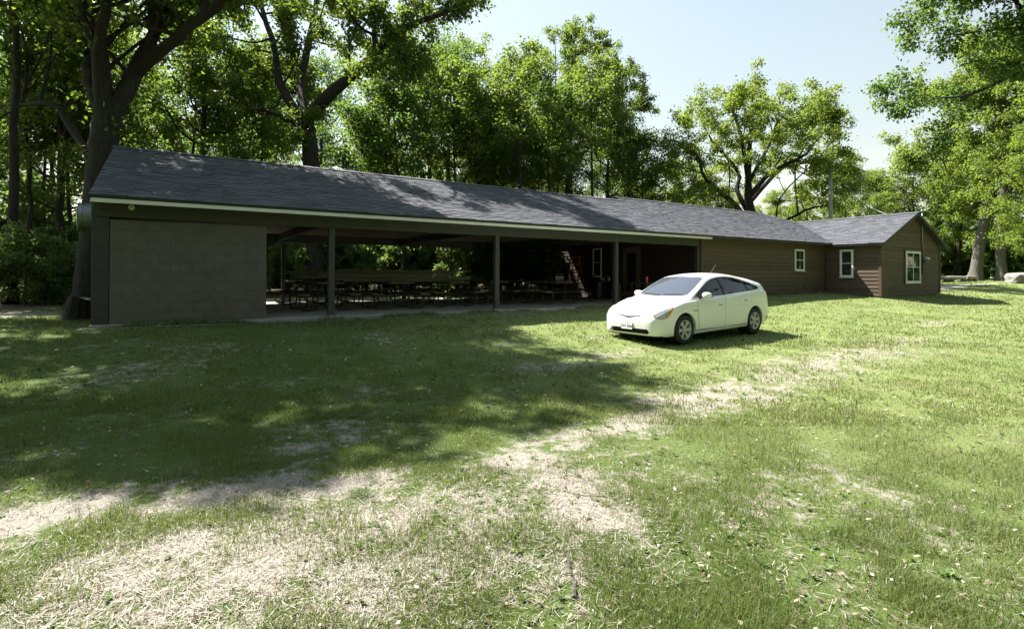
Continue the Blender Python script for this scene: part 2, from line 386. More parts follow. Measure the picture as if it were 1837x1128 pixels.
# ------------------------------------------------------------------ the long building
BLD = thing('picnic_pavilion', 'long low brown park building with open picnic shelter and grey shingle roof', 'building')
XL, XD, XR, YF, YB = -1.45, 16.30, 31.0, 12.86, 20.75
def rz(y): return 2.47 + .41*(y - 12.47)
MB().box((-1.5, 12.80, -.35), (16.3, 20.95, 0.0)).obj('slab', MT['slab'], BLD, bevel=.012)
foundation = MB().box((16.3, 12.90, -.3), (31.0, 22.3, .22)); foundation.box((25.11, 10.64, -.1), (30.96, 12.9, .22)); foundation.obj('foundation', MT['slab'], BLD)
# posts
for x, yy in ((3.02, YF), (7.58, YF), (12.15, YF), (16.24, YF), (3.14, YB-.14), (7.75, YB-.14), (12.3, YB-.14), (-1.40, YB-.14)):
    p = MB().box((x-.07, yy, 0), (x+.07, yy+.14, 2.095)).obj('post', MT['post'] if yy < 15 else MT['darktrim'], BLD, bevel=.008)
    MB().box((x-.09, yy-.012, -.002), (x+.09, yy+.152, .035)).obj('post_base', MT['steel'], p)
MB().box((-1.47, YF+.01, 0), (-1.20, YF+.2, 2.092)).obj('corner_post', MT['darktrim'], BLD, bevel=.01)
MB().box((-1.48, YF, 2.095), (16.32, YF+.14, 2.43)).obj('beam', MT['post'], BLD, bevel=.008)
MB().box((-1.48, YB-.15, 2.17), (16.28, YB, 2.43)).obj('beam', MT['darktrim'], BLD)
for x in (-1.4, 3.0, 7.6, 12.2): MB().box((x-.06, YF+.142, 2.2), (x+.06, YB-.152, 2.425)).obj('cross_beam', MT['darktrim'], BLD)
# ceiling boards
cb = MB().box((-1.44, 0, 0), (16.28, .255, .02)).mesh('ceiling_board')
y = YF + .15; k = 0
while y + .26 < YB - .16:
    link('ceiling_board', cb, MT['ceiling'], BLD, loc=(0, y, 2.432 + .002*(k % 2))); y += .262; k += 1
# end wall and concrete block wall with single blocks
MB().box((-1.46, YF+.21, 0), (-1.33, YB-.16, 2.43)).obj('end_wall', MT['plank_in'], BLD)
bw = MB().box((-1.19, YF+.0055, .0), (1.60, YF+.19, 2.045)).obj('block_wall', MT['mortar'], BLD)
rng = random.Random(4)
full = MB().box((.003, 0, .003), (.397, .03, .2017)).mesh('block'); half = MB().box((.003, 0, .003), (.195, .03, .2017)).mesh('block')
for me_ in (full, half): me_.materials.append(MT['block'])
for r in range(10):
    x = -1.19; z = r*.2047; first = True
    while x < 1.59:
        w = .4 if (r % 2 == 0 or not first) else .198
        first = False
        if x + w > 1.61: w = 1.60 - x
        if w < .06: break
        me_ = full if abs(w-.4) < .01 else half if abs(w-.198) < .01 else MB().box((.005, 0, .005), (w-.003, .03, .2)).mesh('block')
        o = link('block', me_, MT['block'], bw, loc=(x, YF+.002 + rng.uniform(-.0012, .0012), z + .001)); 
        bv = o.modifiers.new('edge', 'BEVEL'); bv.width = .003; bv.segments = 1
        x += w
MB().box((1.585, YF+.025, .002), (1.603, YF+.195, 2.045)).obj('block_wall_end', MT['block'], BLD)
# soffit, fascia, drip edge
MB().box((-1.45, 12.52, 2.405), (24.78, YF-.003, 2.425)).obj('soffit', MT['darktrim'], BLD)
fa = MB().box((-1.46, 12.485, 2.330), (16.52, 12.515, 2.452)).obj('fascia', MT['fascia'], BLD, bevel=.004)
MB().box((-1.47, 12.455, 2.454), (24.74, 12.50, 2.466)).obj('drip_edge', MT['darktrim'], fa)
MB().box((16.53, 12.49, 2.365), (24.76, 12.515, 2.452)).obj('fascia', MT['darktrim'], BLD)
MB().obox((-1.465, 14.585, rz(14.585)-.075), (.012, 0, 0), (0, 2.115, .867), (0, -.02, .05)).obj('rake_board', MT['darktrim'], BLD)
# gable ends
def tri(name, x0, x1, y0, y1, zb, yr, zr, m): return MB().prism([(y0, zb), (y1, zb), (yr, zr)], (0, 0, 0), (0, 1, 0), (0, 0, 1), (1, 0, 0), x0, x1).obj(name, m, BLD)
tri('gable', -1.45, -1.38, 12.9, 20.5, 2.44, 16.7, 4.0, MT['darktrim'])
MB().prism([(12.9, 2.5), (21.8, 2.5), (17.25, 4.33)], (0, 0, 0), (0, 1, 0), (0, 0, 1), (1, 0, 0), 16.22, 16.3).obj('gable', MT['post'], BLD)

# roof planes
ROOF = link('roof', None, None, BLD)
def plane_slab(name, pts, mat, th=.09, parent=ROOF):
    """roof slope: closed slab under a plane polygon"""
    P = [np.array(p, float) for p in pts]; n = np.cross(P[1]-P[0], P[2]-P[0]); n /= np.linalg.norm(n)
    if n[2] < 0: n = -n; P = P[::-1]
    k = len(P); V = P + [p - n*th for p in P]
    return MB().add(V, [tuple(range(k)), tuple(reversed(range(k, 2*k)))] + [(i, k+i, k+(i+1) % k, (i+1) % k) for i in range(k)]).obj(name, mat, parent)
RL, RH = 16.70, 17.25
S_low = [(-1.47, 12.46, rz(12.46)), (16.2, 12.46, rz(12.46)), (16.2, RL, rz(RL)), (-1.47, RL, rz(RL))]
S_high = [(16.2, 12.46, rz(12.46)), (31.35, 12.46, rz(12.46)), (31.35-(RH-12.46), RH, rz(RH)), (16.2, RH, rz(RH))]
plane_slab('roof_slope', S_low, MT['deck']); plane_slab('roof_slope', S_high, MT['deck'])
plane_slab('roof_slope', [(-1.47, RL, rz(RL)), (16.2, RL, rz(RL)), (16.2, 2*RL-12.46, rz(12.46)), (-1.47, 2*RL-12.46, rz(12.46))], MT['deck'])
plane_slab('roof_slope', [(16.2, RH, rz(RH)), (26.56, RH, rz(RH)), (31.35, 2*RH-12.46, rz(12.46)), (16.2, 2*RH-12.46, rz(12.46))], MT['deck'])
plane_slab('roof_slope', [(31.35, 12.46, rz(12.46)), (31.35, 2*RH-12.46, rz(12.46)), (26.56, RH, rz(RH))], MT['deck'])
WX, WZ, WS = 28.04, 3.86, .447
WE0, WE1 = 24.76, 31.32
def wz(x): return WZ - WS*abs(x-WX)
yv = 12.47 + (WZ - 2.47)/.41
S_wing = [(WE0, 10.33, wz(WE0)), (WX, 10.33, WZ), (WX, yv, WZ), (WE0, 12.47 + (wz(WE0)-2.47)/.41, wz(WE0))]
plane_slab('roof_slope', S_wing, MT['deck'])
plane_slab('roof_slope', [(WE1, 10.33, wz(WE1)), (WX, 10.33, WZ), (WX, yv, WZ), (WE1, 12.47 + (wz(WE1)-2.47)/.41, wz(WE1))], MT['deck'])

def in_poly(p, poly):
    c = False; j = len(poly)-1
    for i in range(len(poly)):
        a, b = poly[i], poly[j]
        if (a[1] > p[1]) != (b[1] > p[1]) and p[0] < (b[0]-a[0])*(p[1]-a[1])/(b[1]-a[1]+1e-12)+a[0]: c = not c
        j = i
    return c
EXPO, TABW = .142, .305
def shingle_slope(pts, u, v, clip, seed, tabs):
    """fills a slope with tabs; returns (corner, u, v, n, width) for each"""
    O = np.array(pts[0], float); u = np.array(u, float); v = np.array(v, float); u /= np.linalg.norm(u); v /= np.linalg.norm(v); n = np.cross(u, v)
    if n[2] < 0: n = -n
    r = random.Random(seed); loc = [((np.array(p)-O) @ u, (np.array(p)-O) @ v) for p in pts]
    u0 = min(l[0] for l in loc); u1 = max(l[0] for l in loc); v1 = max(l[1] for l in loc); v0 = min(l[1] for l in loc)
    row = 0; vv = v0 - .012
    while vv < v1 - .05:
        uu = u0 - r.uniform(0, TABW)
        while uu < u1:
            w = TABW * r.choice((.55, .8, 1.0, 1.0, 1.3))
            a = max(uu, u0 - .008); b = min(uu + w, u1 + .008)
            if b - a > .04:
                mid = O + u*(a+b)/2 + v*(vv + EXPO*.45)
                if in_poly(((a+b)/2, vv + EXPO*.45), loc) and (clip is None or clip(mid)):
                    tabs.append((O + u*a + v*vv, u, v, n, b-a, r.choice((.008, .014, .014, .019))))
            uu += w
        vv += EXPO; row += 1
tabs = []
shingle_slope(S_low, (1, 0, 0), (0, 1, .41), None, 1, tabs)
def hi_clip(p):   # left of the wing's valley and of the right hip
    return p[0] < 31.35 - (p[1]-12.46) and (p[1] > yv - .02 or p[0] < WE0 + (p[1] - 12.3)*(WX-WE0)/(yv-12.3))
shingle_slope(S_high, (1, 0, 0), (0, 1, .41), hi_clip, 2, tabs)
shingle_slope([S_wing[0], S_wing[3], S_wing[2], S_wing[1]], (0, 1, 0), (1, 0, WS), None, 3, tabs)
def tab_box(w, t, e):
    # lower edge lifted, upper edge tucked under the next course
    L = EXPO + .05
    return [(0, 0, -.004), (w-.004, 0, -.004), (w-.004, L, -.006), (0, L, -.006), (0, 0, t+.004), (w-.004, 0, t+.004), (w-.004, L, .001), (0, L, .001)]
BOXF = [(0,3,2,1),(4,5,6,7),(0,1,5,4),(1,2,6,5),(2,3,7,6),(3,0,4,7)]
def near(t): return np.linalg.norm(t[0] - EYE)
order = sorted(range(len(tabs)), key=lambda i: near(tabs[i]))
single = set(order[:300]); cache = {}
sh = MB()
for i, (o_, u, v, n, w, t) in enumerate(tabs):
    if i in single:
        w2 = round(w/.02)*.02 or .02; key = (round(w2, 2), t)
        if key not in cache: cache[key] = new_mesh('shingle', tab_box(w2, t, 0), BOXF); cache[key].materials.append(MT['shingle'])
        ob = link('shingle', cache[key], None, ROOF)
        ob.matrix_local = Matrix(((u[0], v[0], n[0], o_[0]), (u[1], v[1], n[1], o_[1]), (u[2], v[2], n[2], o_[2]), (0, 0, 0, 1)))
    else:
        sh.add([o_ + u*a + v*b + n*c for a, b, c in tab_box(w, t, 0)], BOXF)
sh.obj('shingles', MT['shingle'], ROOF, kind='stuff')
# ridge and hip caps
def cap(p, q, m=MT['shingle'], w=.13):
    p = np.array(p, float); q = np.array(q, float); L = np.linalg.norm(q-p); nseg = max(2, int(L/.35)); d = (q-p)/L; s = np.cross(d, (0, 0, 1)); s /= np.linalg.norm(s)
    mb = MB()
    for k in range(nseg):
        a = p + d*L*k/nseg - d*.02; b = p + d*L*(k+1)/nseg; h0 = np.array((0, 0, .012 + .006*(k % 2))); lo = np.array((0, 0, -.045))
        V = [a-s*w+lo, a+h0, a+s*w+lo, b-s*w+lo, b+h0*.6, b+s*w+lo]; V += [x_ + np.array((0, 0, .014)) for x_ in V]
        mb.add(V, [(6,7,10,9),(7,8,11,10),(0,3,4,1),(1,4,5,2),(0,1,7,6),(1,2,8,7),(3,9,10,4),(4,10,11,5),(0,6,9,3),(2,5,11,8)])
    mb.obj('ridge_cap', m, ROOF)
cap((-1.48, RL, rz(RL)+.02), (16.2, RL, rz(RL)+.02)); cap((16.15, RH, rz(RH)+.02), (26.56, RH, rz(RH)+.02))
cap((26.56, RH, rz(RH)+.02), (28.1, RH-1.54, rz(RH-1.54)+.02)); cap((WX, 10.32, WZ+.02), (WX, yv, WZ+.02))
MB().obox((16.185, 16.97, rz(16.97)+.02), (.012, 0, 0), (0, .28, .115), (0, -.02, .05)).obj('rake_board', MT['darktrim'], ROOF)
for s_ in (-1, 1):
    xe = WE0 if s_ < 0 else WE1
    a = np.array((xe, 10.335, wz(xe)-.05)); b = np.array((WX, 10.335, WZ-.05))
    MB().bar(a, b, .03, .13, up=(0, 0, 1)).obj('rake_board', MT['darktrim'], ROOF)
MB().box((WE0+.005, 10.36, wz(WE0)-.085), (WE0+.03, 12.4, wz(WE0)-.005)).obj('fascia', MT['darktrim'], BLD)
MB().box((WE0+.03, 10.62, wz(WE0)-.06), (25.05, 12.45, wz(WE0)-.045)).obj('soffit', MT['darktrim'], BLD)

# ------------------------------------------------------------------ sided walls, plank by plank
PH = .163
def plank_mesh(L, h=PH):
    """lap board: thin at the top, thick at the bottom edge; runs along +x, faces -y"""
    return new_mesh('plank', [(0, -.032, 0), (L, -.032, 0), (L, 0, 0), (0, 0, 0), (0, -.010, h+.012), (L, -.010, h+.012), (L, 0, h+.012), (0, 0, h+.012)], BOXF)
def sided_wall(name, o_, length, z0, z1, rotz, m, top=None, shorten=None):
    """backing wall with lap boards; local x along the wall, -y outward"""
    w = link(name, None, None, BLD, loc=o_, rot=(0, 0, rotz))
    if top is None: poly = [(0, z0), (length, z0), (length, z1), (0, z1)]
    else: poly = [(0, z0), (length, z0), (length, z1), (length/2, top), (0, z1)]
    MB().prism(poly, (0, .002, 0), (1, 0, 0), (0, 0, 1), (0, 1, 0), 0, .1).obj('wall_core', m, w)
    pm = plank_mesh(length); pm.materials.append(m); z = z0
    while z < (z1 if top is None else top) - .02:
        if z + PH <= z1 or top is None:
            h = min(PH, z1 - z)
            link('plank', pm if h == PH else plank_mesh(length, h-.012), m, w, loc=(0, 0, z))
        else:
            sl = (top - z1)/(length/2)
            def xin(zz): return max(0, (zz - z1)/sl)
            a0, a1 = xin(z), xin(min(z+PH+.012, top-.005)); hh = min(PH+.012, top-.005-z)
            V = [(a0, -.032, 0), (length-a0, -.032, 0), (length-a0, 0, 0), (a0, 0, 0), (a1, -.010, hh), (length-a1, -.010, hh), (length-a1, 0, hh), (a1, 0, hh)]
            link('plank', new_mesh('plank', V, BOXF), m, w, loc=(0, 0, z))
        z += PH
    return w
sided_wall('front_wall', (16.36, YF+.03, 0), 25.07-16.36, .10, 2.40, 0, MT['plank'])
sided_wall('wing_side_wall', (25.07, 12.83, 0), 12.83-10.66, .16, 2.36, -math.pi/2, MT['plank'])
sided_wall('wing_gable_wall', (25.07, 10.60, 0), 5.93, .16, 2.42, 0, MT['plank'], top=3.74)
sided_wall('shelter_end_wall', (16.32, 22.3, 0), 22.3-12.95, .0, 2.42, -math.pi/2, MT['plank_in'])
for (x, y, w, d, z0, z1) in ((25.015, 10.545, .115, .115, .14, 2.35), (30.94, 10.545, .1, .1, .2, 2.35)):
    MB().box((x, y, z0), (x+w, y+d, z1)).obj('corner_board', MT['corner'], BLD, bevel=.004)
MB().box((16.315, 12.80, .0), (16.43, 12.90, 2.40)).obj('corner_board', MT['corner'], BLD, bevel=.004)
MB().box((16.23, 22.28, .0), (16.34, 22.40, 2.42)).obj('corner_board', MT['darktrim'], BLD)
MB().box((30.9, 10.7, .1), (31.0, 22.3, 2.36)).obj('side_wall', MT['plank'], BLD)
MB().box((16.4, 22.25, .0), (30.9, 22.35, 2.36)).obj('back_wall', MT['plank'], BLD)

def window(o_, rotz, w, h, cols, rows, fw=.075, trim=None, depth=.05, label=None, fm='white'):
    """window in local x,z; -y outward; o_ is the lower corner on the wall face"""
    W = link('window', None, None, BLD, loc=o_, rot=(0, 0, rotz))
    if label: W['label'] = label
    if trim: MB().box((-trim, -.034, -trim*.9), (0-.002, -.004, h+trim)).box((w+.002, -.034, -trim*.9), (w+trim, -.004, h+trim)).box((-.001, -.034, h+.002), (w+.001, -.004, h+trim)).obj('casing', MT['corner'], W)
    fr = MB().box((0, -depth, 0), (fw, 0, h)).box((w-fw, -depth, 0), (w, 0, h)).box((fw, -depth, h-fw), (w-fw, 0, h)).box((fw, -depth, 0), (w-fw, 0, fw)).obj('frame', MT[fm], W, bevel=.004)
    MB().box((-.02, -depth-.03, -.03), (w+.02, -.005, -.002)).obj('sill', MT[fm], W)
    iw = w - 2*fw; ih = h - 2*fw; mt = .022
    for c in range(cols):
        for r in range(rows):
            x0 = fw + iw*c/cols; z0 = fw + ih*r/rows
            MB().box((x0+mt*.5, -.030, z0+mt*.5), (x0+iw/cols-mt*.5, -.024, z0+ih/rows-mt*.5)).obj('pane', MT['glass'], W)
    mb = MB()
    for c in range(1, cols): mb.box((fw+iw*c/cols-mt, -.040, fw), (fw+iw*c/cols+mt, -.012, h-fw))
    for r in range(1, rows): mb.box((fw, -.038, fw+ih*r/rows-mt*.7), (w-fw, -.013, fw+ih*r/rows+mt*.7))
    if cols > 1 or rows > 1: mb.obj('glazing_bar', MT[fm], W)
    MB().box((fw*.6, -.012, fw*.6), (w-fw*.6, -.004, h-fw*.6)).obj('dark_backing', MT['dark_in'], W)  # dark panel standing in for the unlit room behind the panes
    return W
MT['dark_in'] = plain('dark_room', (.02, .022, .025), .8)
window((22.54, YF+.004, 1.22), 0, .74, .94, 1, 2, label='small white sash window in the long brown wall')
window((25.044, 12.20, .95), -math.pi/2, .56, 1.22, 1, 2, fw=.085, trim=.06, label='white sash window on the shaded side of the wing')
window((27.30, 10.574, .70), 0, 1.5, 1.42, 2, 2, fw=.09, trim=.09, label='wide white four pane window in the gable end')
window((16.294, 18.82, .94), -math.pi/2, .58, 1.30, 1, 2, fw=.06, label='narrow white window inside the shelter')
# door inside the shelter
D = link('door', None, None, BLD, loc=(16.294, 16.85, .0), rot=(0, 0, -math.pi/2)); D['label'] = 'pale framed glazed door inside the shelter'
MB().box((0, -.05, 0), (.13, 0, 2.2)).box((.87, -.05, 0), (1.0, 0, 2.2)).box((.13, -.05, 2.06), (.87, 0, 2.2)).obj('frame', MT['door_paint'], D, bevel=.005)
MB().box((.13, -.03, .02), (.24, -.01, 2.06)).box((.76, -.03, .02), (.87, -.01, 2.06)).box((.24, -.03, 1.95), (.76, -.01, 2.06)).box((.24, -.03, .02), (.76, -.01, .3)).obj('leaf_frame', MT['door_paint'], D)
MB().box((.24, -.024, .3), (.76, -.018, 1.95)).obj('pane', MT['glass'], D)
MB().cyl((.80, -.03, 1.0), (.80, -.075, 1.0), .012).cyl((.80, -.07, 1.0), (.71, -.07, 1.0), .01).obj('handle', MT['steel'], D)
# small fittings of the building
L_ = MB().lathe([(0, 0), (.055, 0), (.055, .02), (.04, .04), (.0, .09)], (0, 0, 0), (0, -1, 0)); lo = L_.obj('wall_lamp', MT['white'], BLD, smooth=True, loc=(-.85, YF, 2.30)); lo['label'] = 'small round white lamp on the dark beam'
MB().lathe([(0, 0), (.05, 0), (.05, .06), (.035, .09), (0, .09)], (0, 0, 0), (0, -1, 0), 12).obj('vent_cap', MT['steel'], BLD, loc=(23.36, YF, .55))

# exhaust fan housing on the left end wall
FAN = thing('exhaust_hood', 'round galvanised metal exhaust hood sticking out of the shelter end', 'exhaust hood', (-1.46, 13.35, 2.10)); FAN.scale = (.62, .86, .86)
MB().lathe([(0, 0), (.33, 0), (.34, .02), (.34, .30), (.36, .30), (.36, .33), (.34, .33), (.335, .40), (.345, .42), (.30, .44), (.28, .40), (0, .38)], (0, 0, 0), (-1, 0, 0), 36).obj('drum', MT['steel'], FAN, smooth=False)
for yy in (-.15, .15): MB().bar((-.02, yy, -.33), (-.02, yy, -.47), .03, .03, up=(0, 1, 0)).bar((-.30, yy, -.345), (-.02, yy, -.46), .025, .02, up=(0, 1, 0)).obj('bracket', MT['pipe'], FAN)
MB().cyl((-.385, 0, 0), (-.34, 0, 0), .05).obj('hub', MT['pipe'], FAN)

# electric service mast on the gable
ES = thing('electric_service', 'grey conduit mast with weatherhead and meter box on the gable wall', 'service mast', (28.97, 10.56, 0))
MB().tube([(0, -.03, 1.9), (0, -.03, 3.3), (0, -.03, 3.95)], .03, 10).obj('conduit', MT['steel'], ES, smooth=True)
MB().lathe([(.032, 0), (.06, .02), (.065, .09), (.045, .14), (0, .16)], (0, -.03, 3.93), (0, 0, 1), 14).obj('weatherhead', MT['steel'], ES, smooth=True)
MB().bar((-.35, -.03, 3.72), (.02, -.03, 3.72), .02, .03).obj('arm', MT['steel'], ES)
MB().box((-.11, -.10, 1.45), (.11, .0, 1.9)).obj('meter_box', MT['pipe'], ES, bevel=.01)
MB().lathe([(0, .07), (.06, .065), (.075, .04), (.08, 0)], (0, -.10, 1.7), (0, -1, 0), 16).obj('meter_dial', MT['glass'], ES, smooth=True)
MB().box((-.06, -.08, 1.12), (.06, .0, 1.42)).obj('switch_box', MT['pipe'], ES, bevel=.008)
fl = thing('flood_light', 'small pale floodlight beside the meter on the gable', 'light', (29.35, 10.56, 1.86))
MB().box((-.03, -.05, -.04), (.03, 0, .04)).obj('base', MT['white'], fl); MB().lathe([(.02, 0), (.05, .05), (.065, .12), (.055, .13), (0, .12)], (0, -.05, 0), (.3, -.8, -.5), 16).obj('lamp_head', MT['white'], fl, smooth=True)
# ------------------------------------------------------------------ trees
def smooth_line(P, n):
    """resample control points (k,4: x y z r) along a Catmull-Rom curve"""
    P = np.asarray(P, float); k = len(P)
    if k == 2: t = np.linspace(0, 1, n)[:, None]; return P[0]*(1-t) + P[1]*t
    Q = np.vstack([2*P[0]-P[1], P, 2*P[-1]-P[-2]]); out = []
    for s in np.linspace(0, k-1-1e-6, n):
        i = int(s); t = s - i; a, b, c, d = Q[i], Q[i+1], Q[i+2], Q[i+3]
        out.append(.5*((2*b) + (c-a)*t + (2*a-5*b+4*c-d)*t*t + (3*b-a-3*c+d)*t**3))
    return np.array(out)
def grow(seed, trunk, limbs=(), auto=None, env=None, sec=(.9, .28, .5), twig=(.42, .45, .95), nleaf=30000, leaf=(.16, .095), droop=.15, tuft=.14, up=.25, inner=.25, clear=None, thin=None):
    """returns (bark mesh arrays, leaf mesh arrays). trunk, limbs: control points (x,y,z,r).
    auto = (count, z0, z1, r_factor); env = crown ellipsoid (cx,cy,cz,rx,ry,rz)"""
    R = np.random.default_rng(seed)
    BV, BQ, nb = [], [], 0
    def put(P, sides):
        nonlocal nb
        V, Q = tube_arrays(P[:, :3], np.maximum(P[:, 3], .004), sides); BV.append(V); BQ.append(Q+nb); nb += len(V)
    tk = smooth_line(trunk, 18); 
    tk[1:, :2] += R.normal(0, .02, (17, 2)) * np.linspace(1, 1.5, 17)[:, None]
    put(tk, 12)
    main = []
    for l in limbs:
        P = smooth_line(l, 12); P[2:, :3] += R.normal(0, .06, (10, 3)) * np.linspace(.3, 1.2, 10)[:, None]; put(P, 8); main.append(P)
    ec = np.array(env[:3]); er = np.array(env[3:])
    if auto:
        cnt, z0, z1, rf = auto; az = R.uniform(0, 6.28); ng = len(main)
        for k in range(cnt):
            az += 2.4 + R.normal(0, .25); f = (k + R.uniform(0, .8))/cnt; z = z0 + (z1-z0)*f
            i = np.clip(np.searchsorted(tk[:, 2], z), 1, len(tk)-1); s = tk[i].copy()
            if ng:
                G = main[k % ng]; s = G[R.integers(3, 9)].copy(); az = math.atan2(s[1]-ec[1], s[0]-ec[0]) + R.normal(0, .8)
            relz = np.clip((z - ec[2])/er[2] + .25 + .5*f + R.normal(0, .12), -.75, .97); rr = math.sqrt(1 - relz**2) * R.uniform(.78, 1.05)
            tgt = ec + er*np.array([math.cos(az)*rr, math.sin(az)*rr, relz*R.uniform(.85, 1.0)])
            tgt[2] = max(tgt[2], s[2] - .3*np.linalg.norm(tgt[:2]-s[:2]))
            d = tgt - s[:3]; L = np.linalg.norm(d); r0 = min(s[3]*.75, rf*L**.9)
            m1 = s[:3] + d*.33 + np.array([0, 0, -.03*L]) + R.normal(0, .06*L, 3); m2 = s[:3] + d*.67 + np.array([0, 0, .02*L]) + R.normal(0, .06*L, 3)
            P = smooth_line([np.append(s[:3], r0), np.append(m1, r0*.7), np.append(m2, r0*.42), np.append(tgt, max(.012, r0*.12))], 11); put(P, 7); main.append(P)
    secs = []
    def inside(p): return (((p-ec)/er)**2).sum()
    def child(P, t0, gap, lf, spread, sides, store, zmin=-9, keep=True):
        L = np.linalg.norm(np.diff(P[:, :3], axis=0), axis=1).sum(); n = max(2, int(L*(1-t0)/gap))
        for j in range(n):
            t = t0 + (1-t0)*(j + R.uniform(.1, .9))/n; q = t*(len(P)-1); i = min(int(q), len(P)-2); w = q-i
            s = P[i]*(1-w) + P[i+1]*w; d = P[i+1, :3]-P[i, :3]; d /= np.linalg.norm(d)+1e-9
            v = R.normal(0, 1, 3); v -= d*(v @ d); v /= np.linalg.norm(v)+1e-9
            dr = d*R.uniform(.25, .8) + v*spread + np.array([0, 0, up*R.uniform(.3, 1.2)]); dr /= np.linalg.norm(dr)
            l = R.uniform(*lf); l = l if lf[1] < 1.5 and gap < .6 else l*1.0
            e = s[:3] + dr*l
            if inside(e) > 1.25 and keep: l *= .55; e = s[:3] + dr*l
            r0 = min(s[3]*.6, .018 + .014*l)
            mid = s[:3] + dr*l*.5 + R.normal(0, .07*l, 3) + np.array([0, 0, -.04*l])
            C = np.array([np.append(s[:3], r0), np.append(mid, r0*.65), np.append(e + np.array([0, 0, -droop*l*.4]), r0*.25)])
            store.append(C)
            if sides: put(C if sides < 5 else smooth_line(C, 5), sides)
    for P in main:
        L = np.linalg.norm(P[-1, :3]-P[0, :3]); child(P, .22, sec[0], (sec[1]*min(L, 7) + .25, sec[2]*min(L, 7) + .35), 1.0, 5, secs)
    if auto: child(tk, .62, .5, (.8, 1.6), 1.0, 5, secs)
    tws = []
    for C in secs + [P[len(P)*2//3:] for P in main]: child(C, inner, twig[0], (twig[1], twig[2]), 1.0, 3 if len(secs) < 420 else 0, tws)
    # leaves in tufts along the twigs, denser at the ends
    T = np.array([[C[0, :3], C[1, :3], C[2, :3]] for C in tws]); nt_ = len(T); per = max(4, int(nleaf/nt_))
    idx = np.repeat(np.arange(nt_), per); n = len(idx)
    t = R.beta(2.2, 1.1, n)[:, None]; A, Bm, Cc = T[idx, 0], T[idx, 1], T[idx, 2]
    p = A*(1-t)**2 + 2*Bm*t*(1-t) + Cc*t*t + R.normal(0, tuft, (n, 3))*np.array([1, 1, .8])
    if clear:
        ok = (p[:, 2] > clear[0] + R.normal(0, .5, n)) | (R.uniform(0, 1, n) < clear[1]); p, A, Cc = p[ok], A[ok], Cc[ok]; n = len(p)
    if thin:
        ok = (p[:, 1] < .7) | (R.uniform(0, 1, n) < thin); p, A, Cc = p[ok], A[ok], Cc[ok]; n = len(p)
    dirv = (Cc - A); dirv /= np.linalg.norm(dirv, axis=1)[:, None]+1e-9
    d = dirv*.5 + R.normal(0, .75, (n, 3)) + np.array([0, 0, -droop*2]); d /= np.linalg.norm(d, axis=1)[:, None]+1e-9
    nn = R.normal(0, .55, (n, 3)) + np.array([0, 0, .8]); s = np.cross(d, nn); s /= np.linalg.norm(s, axis=1)[:, None]+1e-9; nn = np.cross(s, d)
    sz = R.uniform(.65, 1.25, n)[:, None]; Lf = leaf[0]*sz; Wf = leaf[1]*sz
    v0 = p; v1 = p + d*Lf*.55 + s*Wf*.5 + nn*Wf*.18; v2 = p + d*Lf - nn*Lf*.12; v3 = p + d*Lf*.55 - s*Wf*.5 + nn*Wf*.18
    LV = np.stack([v0, v1, v2, v3], 1).reshape(-1, 3); LQ = np.arange(4*n).reshape(-1, 4)
    return (np.vstack(BV), np.vstack(BQ)), (LV, LQ)
def flare(mesh_arrays, base_r):
    """root flare: widens the foot of the trunk with lobes"""
    V, Q = mesh_arrays; V = V.copy(); m = V[:, 2] < 1.2
    a = np.arctan2(V[m, 1], V[m, 0]); k = np.clip(1 - V[m, 2]/1.2, 0, 1)**2.2
    V[m, :2] *= (1 + k*(.45 + .3*np.cos(a*5 + 1) + .2*np.cos(a*3)))[:, None]; return V, Q
def tree_obj(name, label, cat, loc, arrays, bm, lm, group=None, rz_=0, scale=1.0, sink=.12):
    (bv, bq), (lv, lq) = arrays
    t = thing(name, label, cat, (loc[0], loc[1], float(gz(loc[0], loc[1])) - sink), (0, 0, rz_), group); t.scale = (scale,)*3
    link('trunk', np_mesh('trunk', *flare((bv, bq), 0), True), bm, t); link('crown', np_mesh('crown', lv, lq), lm, t)
    return t
def px_tree(base_px, depth, lines, zoff=0.0):
    """control points given as picture offsets at a depth -> metres from the tree's foot"""
    b = at(base_px[0], base_px[1], depth); mpp = depth/F_PX; out = []
    for ln in lines:
        L = []
        for (px, py, dd, r) in ln:
            w = at(px, py, depth + dd) - b; L.append((w[0], w[1], w[2], r))
        out.append(L)
    return b, out
TREES = []
# the big forked oak at the left end of the shelter
b1, (tr, a, b, c, d, e, f) = px_tree((163, 552), 15.85, [
    [(163, 556, 0, .50), (168, 470, 0, .44), (176, 360, 0, .40), (188, 260, 0, .37), (194, 195, 0, .36)],
    [(192, 215, 0, .27), (181, 130, -.2, .23), (174, 70, -.6, .19), (150, 0, -1.0, .15), (110, -90, -2.0, .09), (60, -200, -2.6, .03)],
    [(188, 200, 0, .22), (166, 150, .1, .20), (166, 92, .2, .18)],
    [(195, 215, 0, .27), (222, 160, .2, .25), (250, 108, .6, .22), (276, 55, .9, .17), (308, 0, 1.4, .13), (340, -100, 2.0, .08), (360, -220, 2.2, .03)],
    [(240, 128, .5, .19), (300, 76, 0, .16), (345, 42, -1.0, .14), (398, -8, -2.0, .11), (450, -90, -3.2, .07), (500, -150, -4.4, .025)],
    [(176, 90, -.5, .15), (188, 0, -1.6, .12), (200, -90, -2.6, .07), (212, -130, -3.2, .025)],
    [(176, 300, 0, .14), (120, 210, .8, .10), (104, 186, .9, .09), (60, 178, 1.0, .07), (35, 172, 1.1, .05), (70, 100, 1.4, .035), (95, 40, 1.6, .02)]])
